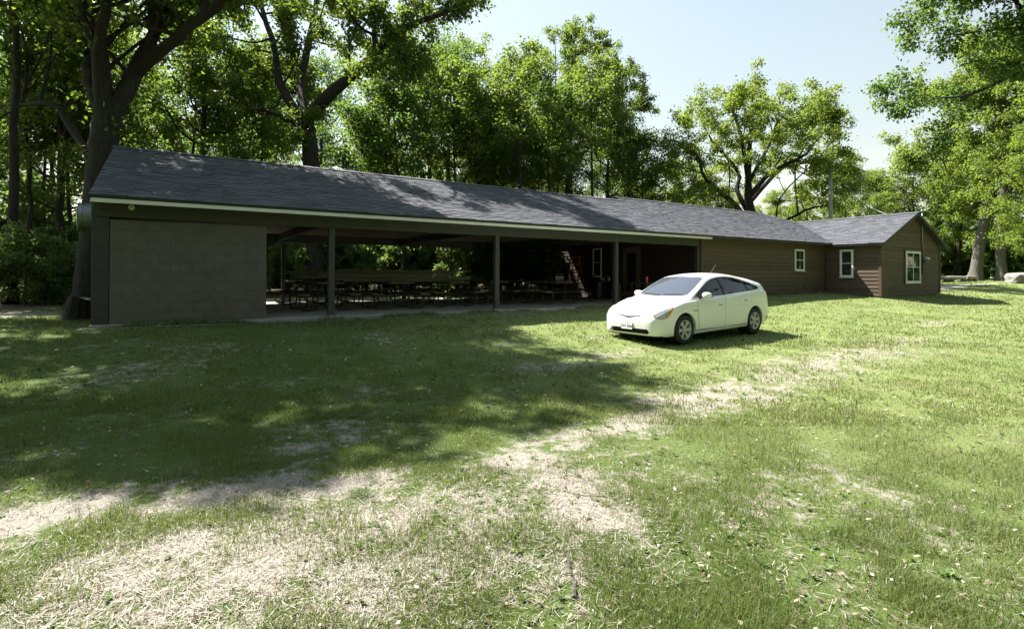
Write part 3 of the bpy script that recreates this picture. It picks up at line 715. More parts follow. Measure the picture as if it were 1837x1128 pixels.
TREES.append(tree_obj('oak_tree', 'huge forked oak with thick dark trunk at the left end of the shelter', 'tree', b1[:2],
    grow(11, tr, [a, b, c, d, e, f, [tuple(a[3][:3]) + (.14,), (-3.2, -1.5, 11.5, .11), (-4.8, -2.6, 13.5, .07), (-6.0, -3.6, 15, .025)], [tuple(c[3][:3]) + (.16,), (2.4, -1.6, 11.3, .12), (3.3, -3.0, 13.0, .08), (3.8, -3.9, 14.0, .025)], [tuple(c[3][:3]) + (.15,), (2.0, -2.0, 11.4, .11), (2.5, -3.3, 12.9, .07), (2.9, -4.4, 13.8, .025)], [tuple(c[3][:3]) + (.14,), (1.3, -1.6, 11.6, .1), (1.3, -2.9, 13.2, .06), (1.5, -3.9, 14.4, .025)], [tuple(c[3][:3]) + (.14,), (2.2, -.6, 11.8, .1), (2.9, -1.6, 13.6, .06), (3.4, -2.4, 15.2, .025)], [tuple(a[3][:3]) + (.13,), (-3.0, -2.2, 11.4, .1), (-3.8, -3.6, 12.6, .06), (-4.2, -4.6, 13.2, .025)], [tuple(a[3][:3]) + (.13,), (-1.6, -2.2, 11.8, .1), (-2.3, -3.4, 13.2, .06), (-2.7, -4.3, 14.0, .025)], [tuple(a[3][:3]) + (.13,), (-3.4, 1.5, 12, .1), (-5, 3, 14.5, .06), (-6, 4, 16, .025)]], (44, 8.2, 10.5, .014), (-1.5, -1.0, 13.4, 6.3, 4.5, 4.9), clear=(8.9, .12), thin=.2, nleaf=112000, leaf=(.165, .11), sec=(.85, .28, .5), tuft=.2), MT['bark'], MT['leaf_oak'], sink=.1))
# second oak, behind the shelter, with the long limb reaching out to the right
b2, L2 = px_tree((566, 545), 24.5, [
    [(568, 545, 0, .46), (563, 430, 0, .42), (560, 320, 0, .38), (553, 255, 0, .36), (546, 222, 0, .36)],
    [(548, 235, 0, .24), (520, 190, .5, .21), (498, 150, .8, .19), (490, 90, 1.2, .15), (470, 20, 2, .11), (462, -80, 2, .04)],
    [(548, 228, 0, .30), (580, 190, -.4, .28), (640, 140, -1.0, .23), (676, 105, -1.4, .20), (700, 72, -1.7, .17), (745, 58, -2, .13), (800, 35, -2.5, .09), (862, 2, -3, .03)],
    [(676, 105, -1.4, .15), (672, 60, -1.4, .13), (690, 20, -1.4, .10), (720, -30, -1, .06), (740, -90, -1, .03)],
    [(672, 62, -1.4, .10), (640, 30, -1, .08), (634, -10, -.6, .06), (620, -70, 0, .03)],
    [(546, 225, 0, .25), (540, 150, 1.6, .2), (560, 60, 2.6, .15), (570, -60, 3, .08), (575, -150, 3, .03)],
    [(552, 250, 0, .14), (500, 215, 1.2, .11), (440, 200, 2.0, .08), (410, 160, 2.6, .05)]])
TREES.append(tree_obj('oak_tree', 'spreading oak behind the shelter with one long limb reaching over the roof', 'tree', b2[:2],
    grow(22, L2[0], L2[1:], (9, 7.5, 8.6, .022), (-.7, -.6, 12.6, 5.8, 5.8, 6.0), clear=(8.8, .45), nleaf=46000, leaf=(.165, .11), tuft=.22), MT['bark'], MT['leaf_oak'], sink=.1))
# oak in front of the sky, right of centre
b7, L7 = px_tree((1352, 470), 40, [
    [(1352, 470, 0, .46), (1351, 420, 0, .42), (1350, 372, 0, .36), (1346, 335, 0, .33), (1342, 300, 0, .26), (1344, 230, 0, .18), (1348, 160, 0, .09), (1350, 118, 0, .03)],
    [(1348, 365, 0, .24), (1318, 322, -1, .2), (1290, 298, -1.5, .16), (1262, 268, -2, .12), (1250, 235, -2, .08), (1215, 205, -2, .03)],
    [(1346, 345, 0, .2), (1322, 300, 1, .17), (1325, 270, 1.5, .14), (1280, 215, 2.5, .09), (1255, 170, 3, .03)],
    [(1344, 310, 0, .22), (1375, 272, -1, .18), (1405, 252, -1.5, .15), (1440, 235, -2, .11), (1470, 200, -2, .07), (1495, 165, -2.4, .03)],
    [(1345, 320, 0, .18), (1400, 262, 2, .13), (1445, 248, 2.6, .11), (1490, 245, 3, .08), (1525, 230, 3, .03)],
    [(1343, 290, 0, .18), (1330, 200, -2, .12), (1310, 140, -2.5, .06), (1300, 120, -2.6, .02)],
    [(1343, 285, 0, .16), (1385, 205, .5, .11), (1398, 160, 1, .06), (1396, 128, 1, .02)],
    [(1350, 372, 0, .15), (1400, 355, -1.5, .11), (1450, 330, -2.5, .08), (1500, 318, -3, .03)]])
TREES.append(tree_obj('oak_tree', 'broad round open oak standing against the sky behind the sunny roof', 'tree', b7[:2],
    grow(33, L7[0], L7[1:], (26, 6, 9, .011), (-.2, 0, 9.6, 7.0, 6.4, 6.8), nleaf=56000, leaf=(.175, .115), sec=(.8, .25, .42), twig=(.5, .4, .8), tuft=.22, inner=.4), MT['bark'], MT['leaf_light'], sink=.1))
# third oak (mid roof) and the tall tree beside the sky
b3, L3 = px_tree((769, 470), 39, [
    [(769, 470, 0, .36), (769, 380, 0, .32), (768, 320, 0, .29), (766, 300, 0, .27)],
    [(768, 322, 0, .2), (756, 262, -.5, .17), (742, 212, -.8, .14), (745, 150, -1, .1), (755, 80, -1, .03)],
    [(768, 312, 0, .2), (790, 268, .6, .17), (795, 235, 1, .15), (805, 195, 1.2, .12), (840, 130, 1.6, .08), (870, 70, 2, .03)],
    [(768, 330, 0, .15), (720, 288, -1.5, .11), (690, 280, -2, .07), (660, 260, -2.5, .03)],
    [(770, 318, 0, .15), (815, 300, -1.5, .11), (850, 285, -2.5, .08), (885, 250, -3, .03)],
    [(768, 310, 0, .17), (775, 200, 2, .11), (790, 110, 2.5, .06), (800, 50, 2.6, .02)]])
TREES.append(tree_obj('oak_tree', 'light green oak with low side limbs above the middle of the roof', 'tree', b3[:2],
    grow(44, L3[0], L3[1:], (10, 6.5, 8, .014), (.7, .3, 12.2, 7.2, 6.0, 7.4), nleaf=42000, leaf=(.185, .12), tuft=.22), MT['bark'], MT['leaf_light'], sink=.1))
b4, L4 = px_tree((1022, 470), 42, [
    [(1022, 475, 0, .38), (1020, 380, 0, .33), (1020, 300, 0, .28), (1022, 220, 0, .2), (1022, 140, 0, .13), (1018, 70, 0, .04)],
    [(1020, 245, 0, .17), (1060, 180, -.6, .12), (1085, 118, -1, .07), (1110, 70, -1.2, .02)],
    [(1021, 215, 0, .15), (990, 150, -1, .1), (962, 110, -1.5, .06), (945, 85, -1.6, .02)],
    [(1021, 260, 0, .17), (1080, 200, 1, .11), (1120, 165, 1.5, .08), (1150, 150, 1.7, .02)],
    [(1021, 150, 0, .1), (1050, 90, 1, .06), (1060, 50, 1, .02)],
    [(1020, 280, 0, .14), (970, 190, 1.5, .1), (940, 150, 2, .05)]])
TREES.append(tree_obj('tall_tree', 'tallest open crowned tree rising over the end of the lower roof ridge', 'tree', b4[:2],
    grow(55, L4[0], L4[1:], (12, 6, 15.5, .014), (.3, .3, 13.0, 6.2, 5.4, 8.0), nleaf=40000, leaf=(.185, .12), tuft=.2, inner=.35), MT['bark'], MT['leaf_oak'], sink=.1))

# leaning grey trunk and its neighbours past the right end of the building
bl, LL = px_tree((1748, 503), 48, [
    [(1748, 506, 0, .52), (1752, 470, 0, .46), (1758, 430, 0, .42), (1766, 390, 0, .38), (1772, 330, 0, .33), (1785, 250, 0, .28), (1790, 150, 0, .16), (1795, 70, 0, .05)]])
TREES.append(tree_obj('leaning_tree', 'tree with thick pale grey trunk leaning to the right beyond the gable', 'tree', bl[:2],
    grow(66, LL[0], [], (24, 5.6, 20, .016), (2.4, -.8, 13.6, 8.0, 7.5, 9.8), nleaf=56000, leaf=(.24, .16), tuft=.3, droop=.3), MT['bark_grey'], MT['leaf_light'], sink=.2))
bl, LL = px_tree((1797, 502), 47, [
    [(1798, 505, 0, .44), (1795, 460, 0, .38), (1797, 410, 0, .40), (1802, 330, 0, .34), (1800, 200, 0, .22), (1800, 90, 0, .06)]])
TREES.append(tree_obj('maple_tree', 'leafy tree with upright grey trunk near the boulder', 'tree', bl[:2],
    grow(77, LL[0], [], (24, 4.6, 19, .016), (1.5, -3.0, 12.0, 8.5, 7.8, 10), nleaf=60000, leaf=(.24, .16), tuft=.3, droop=.35), MT['bark_grey'], MT['leaf_light'], sink=.2))
# overhanging tree outside the right edge, its boughs reach into the picture
bn = (36.2, 6.6)
TREES.append(tree_obj('maple_tree', 'nearer tree whose dark leafy boughs hang into the upper right corner', 'tree', bn,
    grow(88, [(0, 0, 0, .5), (0, .1, 4, .42), (.1, .2, 8, .34), (.2, .2, 13, .2), (.2, .2, 18, .05)], [[(0, .2, 8, .22), (-2.6, .6, 11, .17), (-5.0, 1.2, 13.2, .1), (-7.2, 1.6, 14.6, .03)], [(0, .2, 9.5, .2), (-2.0, -.2, 12.5, .15), (-4.0, 0, 15.5, .09), (-6.0, .4, 17.5, .03)]],
         (16, 5.5, 17, .02), (-1.2, .3, 12.8, 7.0, 7.0, 7.4), nleaf=78000, leaf=(.17, .115), tuft=.26, droop=.3), MT['bark'], MT['leaf_maple'], sink=.1))

# ------------------------------------------------------------------ woodland behind: a few grown kinds, copied as single trees
def simple_tree(seed, H, r, cw, cz, ch, nl, leaf, lm, bm='bark', lean=0.0, low=.25, n1=18):
    R = np.random.default_rng(seed)
    k = 6; pts = [(lean*H*(i/k)**1.3 + R.normal(0, .02*H/4)*(i > 0), R.normal(0, .02*H/4)*(i > 0), H*.93*i/k, r*(1 - .86*i/k)) for i in range(k+1)]
    ar = grow(seed, pts, [], (n1, H*low, H*.88, .017), (lean*H*.6, 0, cz*H, cw, cw, ch*H), nleaf=nl, leaf=leaf, tuft=.26, sec=(1.0, .28, .48), twig=(.55, .45, .95))
    return (np_mesh('trunk', *flare(ar[0], 0), True), np_mesh('crown', *ar[1]), MT[bm], MT[lm])
KIND = {
 'a': simple_tree(101, 17, .26, 4.4, .62, .40, 19000, (.165, .11), 'leaf_maple'),
 'b': simple_tree(102, 14, .20, 3.8, .58, .44, 17000, (.16, .105), 'leaf_oak', lean=.05),
 'c': simple_tree(103, 19, .30, 4.8, .66, .36, 19000, (.165, .11), 'leaf_oak', lean=-.04, low=.34),
 'd': simple_tree(104, 9, .11, 3.0, .56, .46, 15000, (.22, .15), 'leaf_under', low=.15, n1=16),
 'e': simple_tree(105, 13, .17, 4.2, .55, .46, 19000, (.17, .115), 'leaf_light', low=.18),
 'f': simple_tree(106, 15, .13, 2.6, .74, .26, 8000, (.19, .13), 'leaf_oak', low=.5, n1=14),
 'g': simple_tree(107, 12, .10, 2.2, .70, .28, 6500, (.19, .13), 'leaf_maple', low=.42, n1=13, lean=.06),
}
def plant(kind, name, label, xy, rz_, s, group='woodland trees behind the shelter'):
    t = thing(name, label, 'tree', (xy[0], xy[1], float(gz(*xy)) - .15), (0, 0, rz_), group); t.scale = (s, s, s*1.0)
    tm, cm, bm, lm = KIND[kind]; link('trunk', tm, bm, t); link('crown', cm, lm, t); return t
R5 = random.Random(77)
def P2(px, depth): q = at(px, 480, depth); return (q[0], q[1])
# individually recognisable woodland trees
for k, px, dp, rz_, s, lab in (
    ('f', 16, 17.5, .3, 1.25, 'straight dark trunk at the far left edge of the picture'),
    ('b', 105, 21, 1.2, .95, 'slim dark tree left of the forked oak'),
    ('d', 78, 24, 2.0, 1.15, 'thin sapling between the edge trunk and the forked oak'),
    ('a', 362, 27, 4.2, .9, 'dark straight tree between the two big oaks'),
    ('a', 905, 42, 2.4, .9, 'dense dark tree left of the tallest tree'),
    ('b', 968, 45, .7, 1.0, 'slim tree just left of the tallest tree'),
    ('a', 1090, 43, 3.3, .95, 'dark dense tree right of the tallest tree'),
    ('e', 1128, 46, 5.0, 1.0, 'dark rounded tree at the right end of the dense wood'),
    ('b', 862, 44, 5.5, .95, 'leaning slim tree above the middle roof ridge'),
    ('e', 1205, 55, .4, .95, 'pale tree low in the gap left of the round open oak'),
    ('e', 1265, 52, 2.1, .85, 'pale bushy tree just left of the round open oak'),
    ('e', 1392, 63, 2.9, .80, 'bushy tree filling the gap under the round open oak'),
    ('e', 1318, 66, 4.4, .80, 'bushy tree far behind the round open oak, left of its trunk'),
    ('b', 1522, 46, 1.0, .72, 'thin sparse tree right of the utility pole'),
    ('e', 1448, 56, 3.6, .8, 'bushy tree behind the utility pole'),
    ('e', 1572, 60, 5.1, .95, 'layered light green tree behind the wing roof'),
    ('e', 1640, 58, 1.6, 1.05, 'layered light green tree above the gable peak'),
    ('c', 1722, 58, 2.6, .85, 'dark trunked tree behind the leaning grey trunk'),
    ('a', 1700, 66, .9, .9, 'shaded tree between the gable and the leaning grey trunk')):
    plant(k, 'woodland_tree', lab, P2(px, dp), rz_, s)
# the rest of the wood: trees nothing tells apart
fill = []
for row, (d0, n, lo, hi) in enumerate(((38, 3, 240, 1000), (46, 7, -60, 1130), (54, 8, -120, 1840), (66, 14, -120, 1900))):
    for i in range(n):
        px = lo + (hi-lo)*(i + R5.uniform(.15, .85))/n; fill.append((px, d0 + R5.uniform(-3.5, 4.5)))
def zone(px):
    for lim, t in ((200, 'beside and behind the forked oak'), (520, 'between the two big oaks'), (760, 'right of the spreading oak'), (1000, 'behind the middle of the roof'), (1170, 'around the tallest tree'), (1560, 'low behind the sunny roof')):
        if px < lim: return t
    return 'beyond the gable'
for px, dp in fill:
    if 1150 < px < 1560 and dp < 60: continue
    s = R5.uniform(.85, 1.1) * (1.0 if px < 1150 else .74)
    plant(R5.choice('abcae' if px < 1150 else 'eeb'), 'woodland_tree', 'one of the crowded woodland trees ' + zone(px), P2(px, dp), R5.uniform(0, 6.28), s)
cnt_ = {}
for px, dp, k in ((60, 20, 'g'), (92, 27, 'f'), (128, 23, 'g'), (250, 29, 'f'), (300, 33, 'g'), (345, 31, 'f'), (430, 30, 'g'), (470, 34, 'f'), (640, 31, 'g'), (690, 34, 'f'), (720, 32, 'g'), (815, 34, 'f'), (885, 36, 'g'), (930, 33, 'f'), (985, 36, 'g'), (1060, 37, 'f'), (1150, 42, 'g')):
    cnt_[zone(px)] = cnt_.get(zone(px), 0) + 1
    plant(k, 'slender_tree', ('first', 'second', 'third', 'fourth', 'fifth')[cnt_[zone(px)]-1] + ' slender trunk counted from the left ' + zone(px), P2(px, dp), R5.uniform(0, 6.28), R5.uniform(.9, 1.15), 'slender trees in the wood')
plant('e', 'woodland_tree', 'bright leafy tree hanging low at the right edge', P2(1862, 37), 2.2, .86)
# saplings and shrubs of the forest edge
def shrub_kind(seed, w, h, nl, leaf):
    ar = grow(seed, [(0, 0, 0, .04), (.03, .02, h*.3, .035), (.05, 0, h*.6, .02), (.05, .02, h*.9, .008)], [], (15, h*.05, h*.7, .012), (0, 0, h*.52, w, w, h*.5), nleaf=nl, leaf=leaf, sec=(.35, .25, .45), twig=(.25, .25, .5), tuft=.12, up=.35)
    return np_mesh('stems', *ar[0], True), np_mesh('foliage', *ar[1])
SK = [shrub_kind(201, 1.3, 2.1, 8000, (.12, .08)), shrub_kind(202, 1.7, 3.4, 11000, (.15, .10)), shrub_kind(203, .9, 1.3, 5000, (.11, .07))]
def shrub(k, label, xy, s, rz_, group='shrubs at the edge of the wood'):
    t = thing('shrub', label, 'shrub', (xy[0], xy[1], float(gz(*xy)) - .04), (0, 0, rz_), group); t.scale = (s,)*3
    link('stems', SK[k][0], MT['bark'], t); link('foliage', SK[k][1], MT['leaf_under'], t)
shrub(0, 'pale green bush on the grass edge at the far left', P2(45, 17.2), 1.05, .4)
shrub(0, 'smaller bush touching the pale green bush at the far left', P2(96, 18.6), .75, 2.4)
shrub(2, 'low plant at the foot of the forked oak', P2(122, 17.6), .7, 1.4)
for i in range(30):
    px = 395 + 620*(i + R5.uniform(.1, .9))/30; dp = R5.uniform(24, 31)
    shrub(R5.choice((0, 1, 1)), 'leafy shrub seen through the ' + ('first open bay beside the block wall' if px < 600 else 'wide bay between the first and middle posts' if px < 893 else 'bay with the carton and ladder'), P2(px, dp), R5.uniform(.8, 1.2), R5.uniform(0, 6.28))
for i in range(9):
    shrub(R5.choice((0, 1, 1)), 'leafy shrub in the wood left of the forked oak', P2(-40 + 200*(i+.5)/9, R5.uniform(21, 29)), R5.uniform(.9, 1.3), R5.uniform(0, 6.28))
for i in range(10):
    px = 1686 + 170*(i+.5)/10
    shrub(1, 'dark shrub in the wood beyond the gravel', P2(px, R5.uniform(58, 70)), R5.uniform(1.1, 1.6), R5.uniform(0, 6.28))
# far wood closing the view: one mass
Rw = np.random.default_rng(9); nW = 26000
ang = Rw.uniform(-.95, .95, nW) + YAW; dist = Rw.uniform(76, 100, nW); X = np.sin(ang)*dist; Y = np.cos(ang)*dist
top = 5 + 5*fbm(ang*14, dist*.08, 3, 4); Z = gz(X, Y) + top*Rw.beta(1.1, 1.1, nW)
p = np.stack([X, Y, Z], 1); d = Rw.normal(0, 1, (nW, 3)); d /= np.linalg.norm(d, axis=1)[:, None]; e = np.cross(d, Rw.normal(0, 1, (nW, 3))); e /= np.linalg.norm(e, axis=1)[:, None]
sz = Rw.uniform(.35, .75, nW)[:, None]
LV = np.stack([p-d*sz, p+e*sz*.6, p+d*sz, p-e*sz*.6], 1).reshape(-1, 3)
fo = link('distant_woods', np_mesh('distant_woods', LV, np.arange(4*nW).reshape(-1, 4)), MT['leaf_maple'], kind='stuff'); fo['label'] = 'far mass of woodland foliage closing the view'; fo['category'] = 'woods'

# unseen wood beside and behind the viewer, added to block sky light: one mass
nW = 42000; ang = YAW + Rw.uniform(1.02, 2*math.pi - 0.98, nW); dist = Rw.uniform(17, 27, nW) + 4*fbm(ang*9, ang*3, 12, 3); X = np.sin(ang)*dist + 3; Y = np.cos(ang)*dist
far_ = Rw.uniform(0, 1, nW) < .45; X = np.where(far_, X*3.0, X); Y = np.where(far_, Y*3.0, Y)
sel = (Y < 13) & ~((X > 14) & (Y > -2) & ~far_) & ((X*RIGHT0[0] + Y*RIGHT0[1]) > (X*FWD0[0] + Y*FWD0[1])*1.12) | (Y < -4) | ((X < -8) & (Y < 13)); X, Y, ang = X[sel], Y[sel], ang[sel]; nW = len(X)
top = 13 + 9*fbm(ang*12, ang*5, 4, 4); Z = gz(X, Y) + top*Rw.beta(1.3, 1.0, nW)
p = np.stack([X, Y, Z], 1); d = Rw.normal(0, 1, (nW, 3)); d /= np.linalg.norm(d, axis=1)[:, None]; e = np.cross(d, Rw.normal(0, 1, (nW, 3))); e /= np.linalg.norm(e, axis=1)[:, None]
sz = (Rw.uniform(.25, .5, nW)*np.where(far_[sel], 3.8, 1.0))[:, None]
LV = np.stack([p-d*sz, p+e*sz*.6, p+d*sz, p-e*sz*.6], 1).reshape(-1, 3)
fo = link('sky_block_woods', np_mesh('sky_block_woods', LV, np.arange(4*nW).reshape(-1, 4)), MT['leaf_maple'], kind='stuff'); fo['label'] = 'unseen woodland foliage added round the clearing to block sky light'; fo['category'] = 'woods'
# ------------------------------------------------------------------ picnic tables and what stands in the shelter
def round_path(pts, r=.09, n=5):
    """polyline with rounded corners"""
    P = [np.array(p, float) for p in pts]; out = [P[0]]
    for a, b, c in zip(P, P[1:], P[2:]):
        u = (a-b)/np.linalg.norm(a-b); v = (c-b)/np.linalg.norm(c-b); rr = min(r, np.linalg.norm(a-b)*.45, np.linalg.norm(c-b)*.45)
        for t in np.linspace(0, 1, n): out.append((b+u*rr)*(1-t)**2 + 2*b*t*(1-t) + (b+v*rr)*t*t)
    return out + [P[-1]]
def make_table():
    t = thing('picnic_table', 'x', 'picnic table')
    tp = MB().box((-.068, -.92, 0), (.068, .92, .042)).mesh('plank'); tp.materials.append(MT['wood'])
    for i in range(5):
        o = link('plank', tp, None, t, loc=((i-2)*.146, .004*(i % 2), .735)); m = o.modifiers.new('edge', 'BEVEL'); m.width = .006; m.segments = 1
    for s in (-1, 1):
        for j in (0, 1): link('seat_plank', tp, None, t, loc=(s*(.61 + .146*j), -.004*j, .42))
    for y in (-.62, .62):
        for s in (-1, 1):
            MB().tube(round_path([(s*.72, y, .415), (s*.72, y, .024), (s*.26, y, .024), (s*.26, y, .73)]), .021, 8).obj('leg', MT['pipe'], t, smooth=True)
        MB().tube([(-.76, y, .40), (.76, y, .40)], .02, 8).tube([(-.34, y, .713), (.34, y, .713)], .02, 8).obj('cross_pipe', MT['pipe'], t, smooth=True)
    for y0 in (-.62, .62): MB().tube([(0, y0*.15, .715), (0, y0, .40)], .016, 6).obj('brace', MT['pipe'], t, smooth=True)
    return t
TAB = [(3.35, 15.4, .03, 'picnic table nearest the block wall carrying the board stack'), (5.3, 15.1, -.04, 'second picnic table from the block wall, under the board stack'), (7.25, 15.6, .05, 'third picnic table from the block wall, under the end of the boards'),
       (9.05, 16.1, -.03, 'picnic table just behind the middle front post'), (10.9, 15.0, .04, 'front picnic table right of the middle post'), (13.2, 17.5, .02, 'picnic table carrying the printed carton and bottles'),
       (3.5, 19.3, .02, 'picnic table at the back of the shelter nearest the block wall'), (5.6, 19.2, -.05, 'second picnic table of the back row'), (7.7, 19.4, .04, 'third picnic table of the back row'),
       (9.8, 19.2, .0, 'fourth picnic table of the back row'), (12.1, 19.1, -.04, 'last picnic table of the back row, near the ladder')]
t0 = make_table()
for i, (x, y, a, lab) in enumerate(TAB):
    t = t0 if i == 0 else copy_tree(t0); t.location = (x, y, 0.0); t.rotation_euler = (0, 0, a); t['label'] = lab; t['group'] = 'picnic tables in the shelter'
R6 = random.Random(5)
# long boards stacked across the tables
z = .785
bmesh_ = {}
for lay in range(7):
    y = 15.1; n = (4, 4, 4, 3, 3, 3, 2)[lay]; th = .045
    y = 15.25 + lay*.05
    for j in range(n):
        L = R6.choice((4.9, 4.6, 5.2, 4.0, 3.4)); w = R6.choice((.14, .19, .19, .24)); key = (L, w)
        if key not in bmesh_:
            bmesh_[key] = MB().box((-L/2, -w/2, 0), (L/2, w/2, th)).mesh('board'); bmesh_[key].materials.append(MT['lumber'])
        o = thing('board', 'one of the long rough boards stacked on the picnic tables', 'board', (5.35 + R6.uniform(-.5, .45), y, z), (R6.uniform(-.006, .006), 0, R6.uniform(-.02, .02)), 'boards stacked on the picnic tables', bmesh_[key])
        y += w + R6.uniform(.012, .04)
    z += th + .006
# red stepladder
LAD = thing('step_ladder', 'red stepladder with pale metal steps in front of the dark end wall', 'ladder', (14.75, 18.25, 0), (0, 0, -1.15))
MT['red'] = plain('red_fibreglass', (.34, .045, .035), .5); MT['alu'] = plain('aluminium', (.30, .30, .31), .6, metal=.1)
for s in (-1, 1):
    MB().bar((s*.30, -.38, 0), (s*.20, -.03, 1.80), .025, .075, up=(0, 1, 0)).obj('rail', MT['red'], LAD)
    MB().bar((s*.28, .48, 0), (s*.20, .04, 1.78), .02, .045, up=(0, 1, 0)).obj('rear_rail', MT['red'], LAD)
for k in range(1, 6):
    f = k/6; MB().box((-.30+.1*f, -.42+.35*f, 1.8*f-.012), (.30-.1*f, -.32+.35*f, 1.8*f+.012)).obj('step', MT['alu'], LAD)
    MB().box((-.28+.08*f, .47-.44*f, 1.75*f-.008), (.28-.08*f, .49-.44*f, 1.75*f+.012)).obj('rear_brace', MT['alu'], LAD)
MB().box((-.23, -.10, 1.79), (.23, .10, 1.84)).obj('top_cap', MT['red'], LAD, bevel=.01)
# printed carton on the table
def carton_mat():
    m, nt, b, out = mat_base('printed_carton'); v = coords(nt, 'Object')
    sp = N(nt, 'ShaderNodeSeparateXYZ'); nt.links.new(v, sp.inputs[0])
    h = mathn(nt, 'ADD', sp.outputs[2], mathn(nt, 'MULTIPLY', noise(nt, v, 6, 2), .05))
    c = ramp(nt, mathn(nt, 'MULTIPLY', h, 3.6), [(0, (.55, .52, .42)), (.28, (.62, .22, .05)), (.42, (.75, .74, .7)), (.62, (.75, .74, .7)), (.7, (.03, .05, .22)), (1, (.04, .07, .3))], 'CONSTANT')
    nt.links.new(c, b.inputs['Base Color']); b.inputs['Roughness'].default_value = .5; return m
CT = thing('carton', 'white carton printed blue and orange on a picnic table', 'box', (13.05, 17.15, .778), (0, 0, .5))
MB().box((-.17, -.11, 0), (.17, .11, .25)).obj('body', carton_mat(), CT, bevel=.004)
for s in (-1, 1): MB().obox((s*.13, 0, .262), (.05, 0, .012*s), (0, .108, 0), (0, 0, .002)).obj('flap', MT['white'], CT)
def bottle(name, label, cat, loc, h, r, m, capm, neck=.35):
    t = thing(name, label, cat, loc); MB().lathe([(0, 0), (r, 0), (r, h*.62), (r*.85, h*.72), (r*neck, h*.84), (r*neck, h*.93), (0, h*.93)], (0, 0, 0), (0, 0, 1), 18).obj('body', m, t, smooth=False)
    MB().lathe([(r*neck*1.2, 0), (r*neck*1.2, h*.08), (0, h*.08)], (0, 0, h*.92), (0, 0, 1), 14).obj('cap', capm, t); return t
MT['blue_pl'] = plain('blue_plastic', (.20, .38, .52), .3); MT['clear_pl'] = plain('pale_plastic', (.5, .52, .5), .3); MT['yellow'] = plain('yellow_plastic', (.5, .36, .03), .5); MT['navy'] = plain('navy_plastic', (.015, .02, .05), .4); MT['pink'] = plain('pink_tumbler', (.80, .10, .32), .35, coat=.4)
bottle('water_bottle', 'tall pale blue bottle next to the printed carton', 'bottle', (13.45, 17.0, .778), .27, .05, MT['blue_pl'], MT['white'])
bottle('jug', 'white jug with red cap on a picnic table bench', 'jug', (13.9, 16.9, .463), .26, .075, MT['white'], MT['red'])
yb = thing('tool_case', 'dark case with yellow front on the carton table', 'case', (12.98, 17.75, .778), (0, 0, .4)); MB().box((-.2, -.1, 0), (.2, .1, .16)).obj('body', MT['navy'], yb, bevel=.012); MB().box((-.1, -.106, .03), (.12, -.1, .13)).obj('front_panel', MT['yellow'], yb); MB().tube(round_path([(-.07, 0, .155), (-.07, 0, .2), (.07, 0, .2), (.07, 0, .155)], .02), .009, 6).obj('handle', MT['navy'], yb)
# side table with jars, waste bin
ST = thing('side_table', 'small dark table with jars beside the narrow window', 'table', (15.85, 17.35, 0))
MB().box((-.3, -.42, .72), (.3, .42, .76)).obj('top', MT['wood'], ST)
for sx in (-.26, .26):
    for sy in (-.37, .37): MB().box((sx-.025, sy-.025, 0), (sx+.025, sy+.025, .72)).obj('leg', MT['pipe'], ST)
for i, (dx, dy, h, r, m, lab) in enumerate(((-.15, .25, .2, .04, 'clear_pl', 'tall clear jar at the window end of the side table'), (-.2, .05, .13, .05, 'clear_pl', 'squat clear jar in the middle of the side table'), (-.1, -.12, .22, .035, 'blue_pl', 'slim pale blue bottle on the side table'), (-.18, -.3, .16, .04, 'white', 'white bottle at the door end of the side table'))):
    bottle('jar', lab, 'jar', (15.85+dx, 17.35+dy, .76), h, r, MT[m], MT['white'], .6)
BN = thing('waste_bin', 'dark blue round waste bin in front of the side table', 'bin', (15.15, 17.15, 0))
MB().lathe([(0, 0), (.22, 0), (.27, .68), (.285, .68), (.285, .72), (.26, .72), (.24, .1), (0, .08)], (0, 0, 0), (0, 0, 1), 28).obj('body', MT['navy'], BN); MB().lathe([(.29, 0), (.28, .03), (.15, .07), (0, .075)], (0, 0, .722), (0, 0, 1), 28).obj('lid', MT['navy'], BN)
WB = thing('work_table', 'plain wooden table by the door holding the pink tumbler', 'table', (15.1, 14.75, 0))
for i in range(4): MB().box((-.38+.192*i, -.85, .68), (-.38+.192*i+.184, .85, .72)).obj('plank', MT['wood'], WB)
for sx in (-.33, .33):
    for sy in (-.75, .75): MB().box((sx-.045, sy-.045, 0), (sx+.045, sy+.045, .678)).obj('leg', MT['wood'], WB)
    MB().box((sx-.02, -.70, .25), (sx+.02, .70, .33)).obj('stretcher', MT['wood'], WB)
TU = thing('tumbler', 'bright pink tumbler standing on the wooden table', 'tumbler', (15.02, 14.28, .72))
MB().lathe([(0, 0), (.036, 0), (.048, .2), (.0, .2)], (0, 0, 0), (0, 0, 1), 20).obj('cup', MT['pink'], TU); MB().lathe([(.05, 0), (.05, .02), (.02, .03), (0, .03)], (0, 0, .2), (0, 0, 1), 20).obj('lid', MT['pink'], TU)
# stump by the corner
SM = thing('tree_stump', 'weathered ribbed stump leaning against the shelter corner', 'stump', (-1.98, 15.0, float(gz(-1.98, 15.0))-.05), (.0, .12, .3))
V = []; Fc = []; S_ = 22; prof = [(.33, 0), (.27, .12), (.235, .3), (.22, .46), (.215, .54)]
for j, (r, z) in enumerate(prof):
    for k in range(S_): a = 2*math.pi*k/S_; rr = r*(1 + .07*math.sin(k*2.9) + .05*math.cos(a*3)); V.append((rr*math.cos(a), rr*math.sin(a), z + (.03*math.sin(a*2) if j == 4 else 0)))
for j in range(4):
    for k in range(S_): Fc.append((j*S_+k, j*S_+(k+1) % S_, (j+1)*S_+(k+1) % S_, (j+1)*S_+k))
MB().add(V, Fc).obj('bark', MT['bark'], SM); MB().add(V[-S_:], [tuple(range(S_))]).obj('cut_face', MT['lumber'], SM)
